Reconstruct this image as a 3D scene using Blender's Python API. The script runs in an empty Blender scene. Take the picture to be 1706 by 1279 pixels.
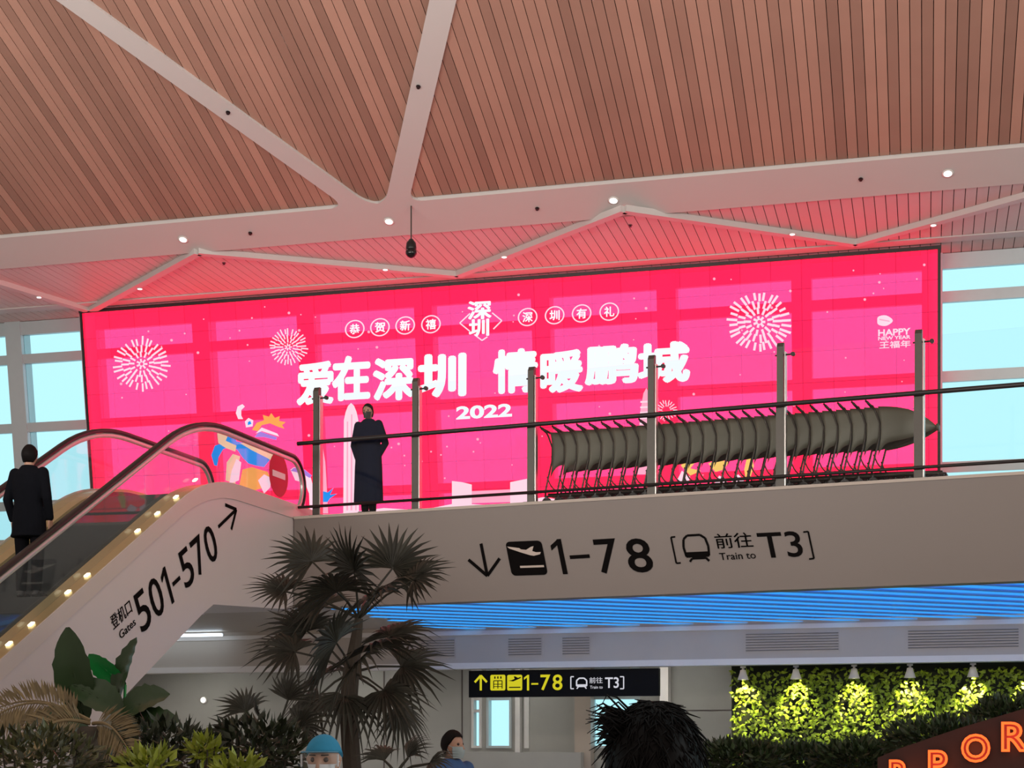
import bpy, bmesh, math, random
from mathutils import Vector, Matrix

random.seed(7)
S = bpy.context.scene
COL = S.collection
R = math.radians

# ------------------------------------------------------------------ camera
IMW, IMH, FPX = 1706.0, 1279.0, 2670.0
EYE = Vector((0.0, 0.0, 1.6))
HOR = 1240.0                       # image row of the horizon
YAW = R(16.7)
cam_d = bpy.data.cameras.new('camera')
cam = bpy.data.objects.new('camera', cam_d)
COL.objects.link(cam)
cam.location = EYE
cam.rotation_euler = (R(90), 0, YAW)
cam_d.sensor_fit = 'HORIZONTAL'
cam_d.sensor_width = 36.0
cam_d.lens = 36.0 * FPX / IMW
cam_d.shift_y = (HOR - IMH / 2) / IMW
cam_d.clip_end = 400
S.camera = cam

# ------------------------------------------------------------------ world: pale cyan sky beyond the glass front, dim warm hall behind
W = bpy.data.worlds.new('hall_world')
S.world = W
W.use_nodes = True
wn, wl = W.node_tree.nodes, W.node_tree.links
wn.clear()
w_tc = wn.new('ShaderNodeTexCoord')
w_sp = wn.new('ShaderNodeSeparateXYZ')
w_rp = wn.new('ShaderNodeValToRGB')
w_bg = wn.new('ShaderNodeBackground')
w_out = wn.new('ShaderNodeOutputWorld')
wl.new(w_tc.outputs['Generated'], w_sp.inputs[0])
wl.new(w_sp.outputs['Y'], w_rp.inputs[0])
wl.new(w_rp.outputs[0], w_bg.inputs[0])
wl.new(w_bg.outputs[0], w_out.inputs[0])
w_rp.color_ramp.elements[0].position = 0.05
w_rp.color_ramp.elements[0].color = (0.46, 0.375, 0.33, 1)
w_rp.color_ramp.elements[1].position = 0.45
w_rp.color_ramp.elements[1].color = (0.60, 1.05, 1.14, 1)
w_bg.inputs[1].default_value = 1.0

# fill lights: unseen area lamps added to brighten the hall, with no fixtures
def area(name, loc, rot, sx, sy, power, color):
    d = bpy.data.lights.new(name, 'AREA')
    d.shape = 'RECTANGLE'
    d.size, d.size_y, d.energy, d.color = sx, sy, power, color
    o = bpy.data.objects.new(name, d)
    COL.objects.link(o)
    o.location, o.rotation_euler = loc, rot
    return o
area('hall_fill', (-6, -8, 20), (R(48), 0, 0), 18, 8, 300, (1.0, 0.93, 0.86))  # added soft fill from behind the viewer
area('ceiling_fill', (-10.5, 8, 6.5), (R(180 - 28), 0, 0), 15, 3, 1850, (1.0, 0.9, 0.84))  # added fill floating in mid-air, aimed up to brighten the wooden ceiling
area('ceiling_fill', (6.5, 8, 6.5), (R(180 - 28), 0, R(20)), 7, 3, 1150, (1.0, 0.9, 0.84))  # second added ceiling fill, for the right end
area('cladding_fill', (13, 9, 7), (R(72), 0, R(90)), 8, 3, 520, (1.0, 0.94, 0.9))  # added fill that brightens the escalator cladding
area('bulkhead_fill', (-1.5, 22.35, 3.74), (R(88), 0, R(-3)), 16, .08, 210, (1.0, 0.84, 0.66))  # added warm fill behind the balcony front, brightens the bulkhead

vs = S.view_settings
vs.view_transform = 'Standard'
vs.look = 'None'
vs.exposure = 0.0
vs.gamma = 1.0
vs.use_curve_mapping = False

# ------------------------------------------------------------------ picture point -> place
CA, SA = math.cos(YAW), math.sin(YAW)
RIGHT, FWD, UP = Vector((CA, SA, 0)), Vector((-SA, CA, 0)), Vector((0, 0, 1))

def ray(px, py):
    return FWD + RIGHT * ((px - IMW / 2) / FPX) + UP * ((HOR - py) / FPX)

def hit(px, py, p0, n):
    d = ray(px, py)
    return EYE + d * ((Vector(p0) - EYE).dot(n) / d.dot(n))

def atY(px, py, y): return hit(px, py, (0, y, 0), Vector((0, 1, 0)))
def atX(px, py, x): return hit(px, py, (x, 0, 0), Vector((1, 0, 0)))
def atZ(px, py, z): return hit(px, py, (0, 0, z), Vector((0, 0, 1)))
def atC(px, py, zc): return EYE + ray(px, py) * zc

# ------------------------------------------------------------------ materials
def lin(c):
    return tuple(((v / 255) / 12.92 if v <= 10.3 else (((v / 255) + 0.055) / 1.055) ** 2.4) for v in c)

MATS = {}
def mat(name, color, rough=0.5, metal=0.0, var=0.08, scale=6.0, bump=0.0, spec=0.5, island=0.0, coat=0.0):
    if name in MATS: return MATS[name]
    m = bpy.data.materials.new(name)
    m.use_nodes = True
    nt = m.node_tree
    b = nt.nodes['Principled BSDF']
    b.inputs['Roughness'].default_value = rough
    b.inputs['Metallic'].default_value = metal
    b.inputs['Specular IOR Level'].default_value = spec
    b.inputs['Coat Weight'].default_value = coat
    tc = nt.nodes.new('ShaderNodeTexCoord')
    nz = nt.nodes.new('ShaderNodeTexNoise')
    nz.inputs['Scale'].default_value = scale
    nz.inputs['Detail'].default_value = 4
    nt.links.new(tc.outputs['Object'], nz.inputs['Vector'])
    mx = nt.nodes.new('ShaderNodeMix')
    mx.data_type = 'RGBA'
    lo = tuple(max(0, c * (1 - var)) for c in color) + (1,)
    hi = tuple(min(1, c * (1 + var)) for c in color) + (1,)
    mx.inputs[6].default_value, mx.inputs[7].default_value = lo, hi
    nt.links.new(nz.outputs['Fac'], mx.inputs[0])
    last = mx.outputs[2]
    if island:
        g = nt.nodes.new('ShaderNodeNewGeometry')
        mr = nt.nodes.new('ShaderNodeMapRange')
        mr.inputs['To Min'].default_value = 1 - island
        mr.inputs['To Max'].default_value = 1 + island
        nt.links.new(g.outputs['Random Per Island'], mr.inputs['Value'])
        vm = nt.nodes.new('ShaderNodeVectorMath')
        vm.operation = 'SCALE'
        nt.links.new(last, vm.inputs[0])
        nt.links.new(mr.outputs[0], vm.inputs['Scale'])
        last = vm.outputs[0]
    nt.links.new(last, b.inputs['Base Color'])
    if bump:
        bp = nt.nodes.new('ShaderNodeBump')
        bp.inputs['Strength'].default_value = bump
        nt.links.new(nz.outputs['Fac'], bp.inputs['Height'])
        nt.links.new(bp.outputs[0], b.inputs['Normal'])
    MATS[name] = m
    return m

def emit(name, color, strength=1.0, var=0.0, scale=3.0):
    if name in MATS: return MATS[name]
    m = bpy.data.materials.new(name)
    m.use_nodes = True
    nt = m.node_tree
    nt.nodes.clear()
    e = nt.nodes.new('ShaderNodeEmission')
    o = nt.nodes.new('ShaderNodeOutputMaterial')
    e.inputs[0].default_value = tuple(color) + (1,)
    e.inputs[1].default_value = strength
    if var:
        tc = nt.nodes.new('ShaderNodeTexCoord')
        nz = nt.nodes.new('ShaderNodeTexNoise')
        nz.inputs['Scale'].default_value = scale
        nt.links.new(tc.outputs['Object'], nz.inputs['Vector'])
        mr = nt.nodes.new('ShaderNodeMapRange')
        mr.inputs['To Min'].default_value = strength * (1 - var)
        mr.inputs['To Max'].default_value = strength * (1 + var)
        nt.links.new(nz.outputs['Fac'], mr.inputs['Value'])
        nt.links.new(mr.outputs[0], e.inputs[1])
    nt.links.new(e.outputs[0], o.inputs[0])
    MATS[name] = m
    return m

def glass(name, tint=(1, 1, 1), haze=0.03, refl=0.06, hazecol=(0.8, 0.85, 0.85), rough=0.02, mx=0.4):
    if name in MATS: return MATS[name]
    m = bpy.data.materials.new(name)
    m.use_nodes = True
    nt = m.node_tree
    nt.nodes.clear()
    N = nt.nodes.new
    tr, gl, df = N('ShaderNodeBsdfTransparent'), N('ShaderNodeBsdfGlossy'), N('ShaderNodeBsdfDiffuse')
    tr.inputs[0].default_value = tuple(tint) + (1,)
    gl.inputs['Roughness'].default_value = rough
    df.inputs[0].default_value = tuple(hazecol) + (1,)
    m1, m2 = N('ShaderNodeMixShader'), N('ShaderNodeMixShader')
    lw = N('ShaderNodeLayerWeight')
    lw.inputs[0].default_value = 0.25
    mr = N('ShaderNodeMapRange')
    mr.inputs['To Min'].default_value = refl
    mr.inputs['To Max'].default_value = mx
    nt.links.new(lw.outputs['Fresnel'], mr.inputs['Value'])
    m1.inputs[0].default_value = haze
    nt.links.new(tr.outputs[0], m1.inputs[1])
    nt.links.new(df.outputs[0], m1.inputs[2])
    nt.links.new(mr.outputs[0], m2.inputs[0])
    nt.links.new(m1.outputs[0], m2.inputs[1])
    nt.links.new(gl.outputs[0], m2.inputs[2])
    o = N('ShaderNodeOutputMaterial')
    nt.links.new(m2.outputs[0], o.inputs[0])
    MATS[name] = m
    return m

# ------------------------------------------------------------------ mesh collecting
class MB:
    def __init__(self):
        self.v, self.f = [], []
    def add(self, vs, fs):
        k = len(self.v)
        self.v += [Vector(p) for p in vs]
        self.f += [tuple(i + k for i in f) for f in fs]
        return self
    def box(self, c, s, rot=None):
        c = Vector(c)
        h = [x / 2 for x in s]
        vs = []
        for x in (-1, 1):
            for y in (-1, 1):
                for z in (-1, 1):
                    p = Vector((x * h[0], y * h[1], z * h[2]))
                    if rot is not None: p = rot @ p
                    vs.append(c + p)
        return self.add(vs, [(0, 1, 3, 2), (4, 6, 7, 5), (0, 4, 5, 1), (2, 3, 7, 6), (0, 2, 6, 4), (1, 5, 7, 3)])
    def span(self, lo, hi):
        lo, hi = Vector(lo), Vector(hi)
        return self.box((lo + hi) / 2, hi - lo)
    def prism(self, poly, ext):
        n = len(poly)
        ext = Vector(ext)
        p = [Vector(q) for q in poly]
        vs = p + [q + ext for q in p]
        fs = [tuple(range(n))[::-1], tuple(range(n, 2 * n))]
        fs += [(i, (i + 1) % n, (i + 1) % n + n, i + n) for i in range(n)]
        return self.add(vs, fs)
    def bar(self, a, b, w, t, up=(0, 0, 1)):
        a, b, up = Vector(a), Vector(b), Vector(up)
        d = (b - a).normalized()
        s = d.cross(up)
        if s.length < 1e-4: s = d.cross(Vector((0, 1, 0)))
        s.normalize()
        u = s.cross(d).normalized()
        q = [s * w / 2 + u * t / 2, -s * w / 2 + u * t / 2, -s * w / 2 - u * t / 2, s * w / 2 - u * t / 2]
        return self.prism([a + x for x in q], b - a)
    def tube(self, pts, r, n=8, cap=True):
        pts = [Vector(p) for p in pts]
        rs = r if isinstance(r, (list, tuple)) else [r] * len(pts)
        k = len(self.v)
        ref = None
        for i, p in enumerate(pts):
            if i == 0: d = pts[1] - p
            elif i == len(pts) - 1: d = p - pts[i - 1]
            else: d = (pts[i + 1] - p).normalized() + (p - pts[i - 1]).normalized()
            if d.length < 1e-6: d = pts[min(i + 1, len(pts) - 1)] - p
            d.normalize()
            if ref is None:
                ref = Vector((0, 0, 1)) if abs(d.z) < 0.9 else Vector((1, 0, 0))
            s = ref - d * ref.dot(d)
            if s.length < 1e-4: s = d.orthogonal()
            s.normalize()
            ref = s
            t = d.cross(s)
            for j in range(n):
                a = 2 * math.pi * j / n
                self.v.append(p + (s * math.cos(a) + t * math.sin(a)) * rs[i])
        for i in range(len(pts) - 1):
            for j in range(n):
                self.f.append((k + i * n + j, k + i * n + (j + 1) % n, k + (i + 1) * n + (j + 1) % n, k + (i + 1) * n + j))
        if cap:
            self.f.append(tuple(k + j for j in range(n))[::-1])
            e = k + (len(pts) - 1) * n
            self.f.append(tuple(e + j for j in range(n)))
        return self
    def rings(self, rows, cap=True):
        k, n = len(self.v), len(rows[0])
        for r_ in rows: self.v += [Vector(p) for p in r_]
        for i in range(len(rows) - 1):
            for j in range(n):
                self.f.append((k + i * n + j, k + i * n + (j + 1) % n, k + (i + 1) * n + (j + 1) % n, k + (i + 1) * n + j))
        if cap:
            self.f.append(tuple(k + j for j in range(n))[::-1])
            e = k + (len(rows) - 1) * n
            self.f.append(tuple(e + j for j in range(n)))
        return self
    def lathe(self, prof, n=16, o=(0, 0, 0)):
        o = Vector(o)
        return self.rings([[o + Vector((max(r, 1e-4) * math.cos(2 * math.pi * j / n), max(r, 1e-4) * math.sin(2 * math.pi * j / n), z)) for j in range(n)] for r, z in prof])
    def ball(self, c, r, n=14, m=9):
        c = Vector(c)
        rr = r if isinstance(r, (tuple, list)) else (r, r, r)
        rows = []
        for i in range(m + 1):
            t = -math.pi / 2 + math.pi * i / m
            q = max(math.cos(t), 0.01)
            rows.append([c + Vector((rr[0] * q * math.cos(2 * math.pi * j / n), rr[1] * q * math.sin(2 * math.pi * j / n), rr[2] * math.sin(t))) for j in range(n)])
        return self.rings(rows)
    def capsule(self, a, b, ra, rb, k=7):
        a, b = Vector(a), Vector(b)
        pts, rs = [], []
        d = (b - a)
        L = max(d.length, 1e-5)
        d = d / L
        for i in range(4):
            t = math.pi / 2 * (1 - i / 4)
            pts.append(a - d * ra * math.sin(t)); rs.append(max(ra * math.cos(t), 0.0015))
        for i in range(k + 1):
            pts.append(a + d * L * i / k); rs.append(ra + (rb - ra) * i / k)
        for i in range(1, 5):
            t = math.pi / 2 * i / 4
            pts.append(b + d * rb * math.sin(t)); rs.append(max(rb * math.cos(t), 0.0015))
        return self.tube(pts, rs, 12)
    def build(self, name, m, parent=None, smooth=False, kind=None, loc=None):
        me = bpy.data.meshes.new(name)
        me.from_pydata([tuple(p) for p in self.v], [], self.f)
        bm = bmesh.new()
        bm.from_mesh(me)
        bmesh.ops.recalc_face_normals(bm, faces=bm.faces)
        bm.to_mesh(me)
        bm.free()
        me.materials.append(m)
        if smooth:
            for p in me.polygons: p.use_smooth = True
        o = bpy.data.objects.new(name, me)
        COL.objects.link(o)
        if parent: o.parent = parent
        if loc is not None: o.location = loc
        if kind: o['kind'] = kind
        return o

def recenter(o, base):
    """put the origin of a top-level mesh object at its base"""
    base = Vector(base)
    for v in o.data.vertices: v.co -= base
    o.location = base

def tag(o, label, cat, group=None, kind=None):
    o['label'], o['category'] = label, cat
    if group: o['group'] = group
    if kind: o['kind'] = kind
    return o

def thing(name, label, cat, loc=(0, 0, 0), rz=0, group=None):
    o = bpy.data.objects.new(name, None)
    o.empty_display_size = 0.1
    COL.objects.link(o)
    o.location = loc
    o.rotation_euler = (0, 0, rz)
    return tag(o, label, cat, group)

def struct(name, mb, m, parent=None, smooth=False):
    return mb.build(name, m, parent, smooth, 'structure')

def dup(src, loc=None, rz=None, label=None, group=None):
    c = src.copy()
    COL.objects.link(c)
    if loc is not None: c.location = loc
    if rz is not None: c.rotation_euler = (0, 0, rz)
    if label: c['label'] = label
    if group: c['group'] = group
    for ch in list(src.children):
        k = ch.copy()
        COL.objects.link(k)
        k.parent = c
        for g in list(ch.children):
            q = g.copy()
            COL.objects.link(q)
            q.parent = k
    return c

def text_mesh(body, bold=0.0, extrude=0.0, bevel=0.0, outline=False):
    cu = bpy.data.curves.new('lettering', 'FONT')
    cu.body = body
    cu.size = 1.0
    cu.offset = bold
    cu.extrude = extrude
    cu.resolution_u = 4
    if outline:
        cu.fill_mode = 'NONE'
        cu.bevel_depth = bevel
    o = bpy.data.objects.new('lettering', cu)
    COL.objects.link(o)
    dg = bpy.context.evaluated_depsgraph_get()
    dg.update()
    me = bpy.data.meshes.new_from_object(o.evaluated_get(dg))
    bpy.data.objects.remove(o)
    bpy.data.curves.remove(cu)
    return me

def one_mesh():
    me = bpy.data.meshes.new('lettering')
    vs, fs = [], []
    for q in ([(.17, 0), (.29, 0), (.29, 1), (.19, 1), (.17, .97)], [(.17, .97), (.0, .83), (.0, .69), (.17, .83)]):
        k = len(vs)
        n = len(q)
        vs += [(x, y, -.5) for x, y in q] + [(x, y, .5) for x, y in q]
        fs += [tuple(range(k, k + n))[::-1], tuple(range(k + n, k + 2 * n))]
        fs += [(k + i, k + (i + 1) % n, k + n + (i + 1) % n, k + n + i) for i in range(n)]
    me.from_pydata(vs, [], fs)
    return me

def number_mesh(body, bold, gap=.13):
    """digits set one by one on equal height, with a flagged figure one"""
    vs, fs, x = [], [], 0.0
    for ch in body:
        if ch == '-':
            q = MB().box((.2, .42, 0), (.4, .105, 1.0))
            v_, f_, w = [tuple(p) for p in q.v], q.f, .4
        else:
            me = one_mesh() if ch == '1' else text_mesh(ch, bold, .5)
            v_ = [tuple(v.co) for v in me.vertices]
            f_ = [tuple(p.vertices) for p in me.polygons]
            bpy.data.meshes.remove(me)
            x0, x1 = min(v[0] for v in v_), max(v[0] for v in v_)
            y0, y1 = min(v[1] for v in v_), max(v[1] for v in v_)
            w = .30 if ch == '1' else .57
            v_ = [((a - x0) / (x1 - x0) * w, (b - y0) / (y1 - y0), c) for a, b, c in v_]
        k = len(vs)
        vs += [(a + x, b, c) for a, b, c in v_]
        fs += [tuple(i + k for i in f) for f in f_]
        x += w + gap
    me = bpy.data.meshes.new('lettering')
    me.from_pydata(vs, [], fs)
    return me

def fatten(me, r):
    """thick brush strokes: the outline laid over itself in a small circle of shifts"""
    v0 = [v.co.copy() for v in me.vertices]
    f0 = [tuple(p.vertices) for p in me.polygons]
    vs, fs = [], []
    for k in range(9):
        d = Vector((0, 0, 0)) if k == 8 else Vector((r * math.cos(k * math.pi / 4), r * math.sin(k * math.pi / 4), 0))
        o = len(vs)
        vs += [tuple(v + d) for v in v0]
        fs += [tuple(i + o for i in f) for f in f0]
    m2 = bpy.data.meshes.new('lettering')
    m2.from_pydata(vs, [], fs)
    bpy.data.meshes.remove(me)
    return m2

def put_text(name, body, o, xv, yv, m, parent=None, bold=0.0, thick=0.004, outline=False, bevel=0.0, kind=None):
    """lettering whose box fills the parallelogram o, o+xv, o+yv, standing thick off the surface"""
    if '1' in body and not outline:
        me = number_mesh(body, bold)
    elif ord(body[0]) > 255 and bold:
        me = fatten(text_mesh(body, 0.0, 0.5), bold)
    else:
        me = text_mesh(body, bold, 0.5 if not outline else 0.0, bevel, outline)
    xs = [v.co.x for v in me.vertices]; ys = [v.co.y for v in me.vertices]
    x0, x1, y0, y1 = min(xs), max(xs), min(ys), max(ys)
    o, xv, yv = Vector(o), Vector(xv), Vector(yv)
    n = xv.cross(yv).normalized()
    sc = thick if not outline else (xv.length / max(x1 - x0, 1e-4))
    for v in me.vertices:
        a, b = (v.co.x - x0) / max(x1 - x0, 1e-4), (v.co.y - y0) / max(y1 - y0, 1e-4)
        v.co = o + xv * a + yv * b + n * (v.co.z * sc + (thick * 0.5 if not outline else 0))
    me.materials.clear()
    me.materials.append(m)
    ob = bpy.data.objects.new(name, me)
    me.name = name
    COL.objects.link(ob)
    if parent: ob.parent = parent
    if kind: ob['kind'] = kind
    return ob

# ------------------------------------------------------------------ palette
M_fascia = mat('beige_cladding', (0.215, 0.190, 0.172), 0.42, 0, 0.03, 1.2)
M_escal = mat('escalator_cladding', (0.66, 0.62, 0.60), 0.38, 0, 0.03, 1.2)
M_floor = mat('pale_terrazzo', (0.42, 0.40, 0.37), 0.25, 0, 0.12, 14)
M_wood = mat('wood_slats', (0.42, 0.245, 0.185), 0.55, 0, 0.10, 1.5, 0, 0.3, 0.22)
M_white = mat('white_panels', (0.80, 0.775, 0.74), 0.45, 0, 0.03, 3)
M_slat = mat('white_slats', (0.64, 0.61, 0.58), 0.5, 0, 0.03, 3, 0, 0.4, 0.04)
M_gap = mat('dark_groove', (0.02, 0.012, 0.01), 0.9)
M_gapw = mat('grey_groove', (0.10, 0.085, 0.08), 0.9)
M_beam = mat('beam_white', (0.62, 0.60, 0.58), 0.5, 0, 0.02, 2)
M_grey = mat('grey_wall', (0.33, 0.335, 0.31), 0.28, 0, 0.07, 2.5)
M_bulk = mat('grey_bulkhead', (0.50, 0.45, 0.39), 0.45, 0, 0.05, 2)
M_alu = mat('aluminium_frame', (0.46, 0.55, 0.57), 0.35, 0.3, 0.04, 8)
M_steel = mat('brushed_steel', (0.50, 0.49, 0.46), 0.3, 0.9, 0.06, 20)
M_post = mat('post_metal', (0.085, 0.08, 0.07), 0.4, 0.4, 0.1, 20)
M_black = mat('black_rubber', (0.012, 0.012, 0.013), 0.35, 0, 0.1, 20)
M_dark = mat('dark_metal', (0.03, 0.028, 0.028), 0.4, 0.4, 0.1, 20)
M_ink = mat('black_lettering', (0.006, 0.0055, 0.0055), 0.9, 0, 0.05, 8, 0, 0.05)
M_rail_glass = glass('railing_glass', (0.98, 0.99, 0.985), 0.0, 0.01, mx=0.12)
M_esc_glass = glass('balustrade_glass', (0.92, 0.96, 0.96), 0.02, 0.012, (0.75, 0.85, 0.86), mx=0.10)
M_win_glass = glass('window_glass', (0.96, 0.99, 1.0), 0.0, 0.02)
M_lamp = emit('lamp_white', (1.0, 0.97, 0.92), 4.0)

# ------------------------------------------------------------------ floor levels
UF = 5.0           # upper floor height
FA, FB = Vector((-10.0, 22.0, 0)), Vector((0.39, 20.97, 0))     # line of the balcony front
FD = (FB - FA).normalized()
FN = Vector((-FD.y, FD.x, 0))                                   # pointing into the balcony
def F(s, off=0.0, z=0.0): return FA + FD * s + FN * off + Vector((0, 0, z))
def onF(px, py, off=0.0): return hit(px, py, FA + FN * off, FN)
def sF(p): return (Vector((p.x, p.y, 0)) - FA).dot(FD)
FL = 21.0
ZB = 3.64          # underside of the balcony front

fl = MB().span((-45, -14, -0.2), (16, 45, 0))
struct('floor', fl, M_floor)
mz = MB()
mz.prism([F(0.0, 0.32, ZB + 0.26), F(FL, 0.32, ZB + 0.26), Vector((FL - 10, 30, ZB + 0.26)), Vector((-9.98, 30, ZB + 0.26))], (0, 0, UF - ZB - 0.28))
mz.span((-30, 22.95, 4.2), (-10.02, 30, UF - 0.02))
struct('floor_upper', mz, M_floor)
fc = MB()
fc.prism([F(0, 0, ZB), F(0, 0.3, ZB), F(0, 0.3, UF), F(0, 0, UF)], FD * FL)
struct('wall_front', fc, M_fascia)
# thin shadow gap caps along the top and bottom edges of the balcony front
struct('trim_1', MB().prism([F(0, -0.012, UF - 0.035), F(0, 0.31, UF - 0.035), F(0, 0.31, UF + 0.006), F(0, -0.012, UF + 0.006)], FD * FL), M_bulk)

# ------------------------------------------------------------------ roof frame turned a little against the balcony
RA = R(2.2)
CR, SR = math.cos(RA), math.sin(RA)
def G(s, d, z=0.0): return Vector((s * CR - d * SR, s * SR + d * CR, z))
GS, GD = G(1, 0), G(0, 1)
EH = 1.6
D_BEAM = 24.86
D_BT = 24.14
ZS = EH + 8.30                  # soffit height
TS = 0.394                      # slope of the wooden ceiling
def zslope(d): return ZS + TS * (D_BEAM - d)
SX0, SX1 = -30.0, 14.0

# sloped wooden ceiling made of long slats
ce = MB()
D0 = 12.0
n = int((SX1 - SX0) / 0.152)
for i in range(n):
    s0 = SX0 + i * 0.152
    s1 = s0 + 0.141
    a, b = D_BT - 0.02, D0
    ce.prism([G(s0, a, zslope(a) + 0.045), G(s1, a, zslope(a) + 0.045), G(s1, b, zslope(b) + 0.045), G(s0, b, zslope(b) + 0.045)], (0, 0, 0.02))
ceo = struct('ceiling', ce, M_wood)
bk = MB().prism([G(SX0, D_BT - .01, zslope(D_BT) + 0.10), G(SX1, D_BT - .01, zslope(D_BT) + 0.10), G(SX1, D0, zslope(D0) + 0.10), G(SX0, D0, zslope(D0) + 0.10)], (0, 0, 0.1))
struct('ceiling_backing', bk, M_gap)
# flat soffit of white slats between the beam and the glass front
so = MB()
for i in range(int((SX1 - SX0) / 0.168)):
    s0 = SX0 + i * 0.168
    so.prism([G(s0, D_BEAM, ZS + 0.04), G(s0 + 0.156, D_BEAM, ZS + 0.04), G(s0 + 0.156, 28.6, ZS + 0.04), G(s0, 28.6, ZS + 0.04)], (0, 0, 0.02))
struct('ceiling_soffit', so, M_slat)
struct('ceiling_soffit_backing', MB().prism([G(SX0, D_BEAM, ZS + 0.1), G(SX1, D_BEAM, ZS + 0.1), G(SX1, 28.7, ZS + 0.1), G(SX0, 28.7, ZS + 0.1)], (0, 0, 0.1)), M_gapw)
# beam band
be = MB()
prof = [(D_BEAM, ZS), (D_BT, zslope(D_BT)), (D_BT, zslope(D_BT) + 0.16), (D_BEAM, zslope(D_BT) + 0.16)]
be.prism([G(SX0, d, z) for d, z in prof], GS * (SX1 - SX0))
struct('trim_2', be, M_beam)
struct('trim_3', MB().prism([G(SX0, d, z) for d, z in [(27.25, ZS + 0.02), (27.52, ZS + 0.02), (27.52, ZS + 0.09), (27.25, ZS + 0.09)]], GS * (SX1 - SX0)), M_beam)

NS = Vector(GS).cross(G(0, -1, TS)).normalized()     # normal of the sloped ceiling
if NS.z > 0: NS = -NS
P_SL = G(0, D_BT, zslope(D_BT))
P_SO = G(0, D_BEAM, ZS)
def on_slope(px, py, off=0.0): return hit(px, py, P_SL + NS * off, NS)
def on_soffit(px, py, off=0.0): return atZ(px, py, ZS - off)

def rib(name, a, b, w, nrm, thick):
    d = (b - a).normalized()
    s = d.cross(nrm).normalized()
    q = [a + s * w / 2, b + s * w / 2, b - s * w / 2, a - s * w / 2]
    return struct(name, MB().prism(q, -nrm * thick), M_beam)
# two broad diagonal ribs under the wooden ceiling, flared where they meet the beam
def flared(name, c0, c1, w, fil):
    a, b = on_slope(*c0), on_slope(*c1)
    d = (b - a).normalized()
    sd_ = d.cross(NS).normalized()
    if sd_.dot(GS) > 0: sd_ = -sd_                 # first edge lies on the left
    start = a - d * 6.0
    gd = Vector((GD.x, GD.y, 0))
    sides = []
    for sg_ in (1, -1):
        e0 = start + sd_ * sg_ * w / 2
        t = (D_BT - e0.dot(gd)) / d.dot(gd)
        Q = e0 + d * t                              # where this edge meets the beam
        p0, p2 = Q - d * fil, Q - GS * sg_ * fil
        row = [e0]
        for i in range(9):
            u = i / 8
            row.append(p0 * (1 - u) ** 2 + Q * 2 * u * (1 - u) + p2 * u * u)
        sides.append(row)
    return struct(name, MB().prism(sides[0] + sides[1][::-1], -NS * 0.12), M_beam)
flared('trim_4', (118, 0), (585, 336), 0.34, 0.30)
flared('trim_5', (738, 0), (662, 334), 0.35, 0.26)
# thin zigzag ribs under the soffit
zz = [(-240, 405), (150, 521), (330, 424), (762, 462), (1040, 354), (1425, 410), (1760, 318)]
for i in range(len(zz) - 1):
    a, b = on_soffit(*zz[i], .05), on_soffit(*zz[i + 1], .05)
    rib('trim_%d' % (6 + i), a, b, 0.15, Vector((0, 0, -1)), 0.10)

# ------------------------------------------------------------------ leaning glass front
LEAN = 0.13
D_SC, D_GL = 27.60, 28.15
def P(s, z, d0): return G(s, d0 + (ZS - z) * LEAN, z)
NG = GS.cross(Vector((-SR * -LEAN, -LEAN * CR, 1))).normalized()
NG = (P(1, ZS, 0) - P(0, ZS, 0)).cross(P(0, ZS, 0) - P(0, ZS - 1, 0)).normalized()   # towards the hall
def on_screen(px, py, off=0.0): return hit(px, py, P(0, ZS, D_SC) + NG * off, NG)
def on_glass(px, py): return hit(px, py, P(0, ZS, D_GL), NG)
def sG(p): return Vector((p.x, p.y, 0)).dot(Vector((GS.x, GS.y, 0)))

col_px = [25, 150, 337, 512, 708, 903, 1112, 1336, 1553]
cols = [sG(on_glass(p, 610)) for p in col_px]
step = (cols[-1] - cols[0]) / 8
cols = [cols[0] - 3 * step, cols[0] - 2 * step, cols[0] - step] + cols + [cols[-1] + step * 1.05, cols[-1] + step * 2.1, cols[-1] + step * 3.1]
bars_z = [EH + 7.62, EH + 6.30, EH + 4.78]
wid = 0
def leanbox(mb, s0, s1, z0, z1, d0, t):
    q = [P(s0, z0, d0), P(s1, z0, d0), P(s1, z1, d0), P(s0, z1, d0)]
    return mb.prism(q, -NG * t)
for i in range(len(cols) - 1):
    s0, s1 = cols[i] + 0.17, cols[i + 1] - 0.17
    fr = MB()
    leanbox(fr, cols[i] - 0.17, cols[i] + 0.17, UF, ZS + 0.04, D_GL, 0.35)
    for z in bars_z:
        leanbox(fr, s0, s1, z - 0.09, z + 0.09, D_GL + 0.02, 0.16)
    leanbox(fr, s0, s1, ZS - 0.22, ZS + 0.03, D_GL + 0.02, 0.16)
    leanbox(fr, s0, s1, UF, UF + 0.12, D_GL + 0.02, 0.16)
    w = struct('window_%d' % (i + 1), fr, M_alu)
    pn = MB()
    leanbox(pn, s0, s1, UF + 0.1, ZS - 0.1, D_GL + 0.1, 0.02)
    struct('window_pane', pn, M_win_glass, w)

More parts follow.
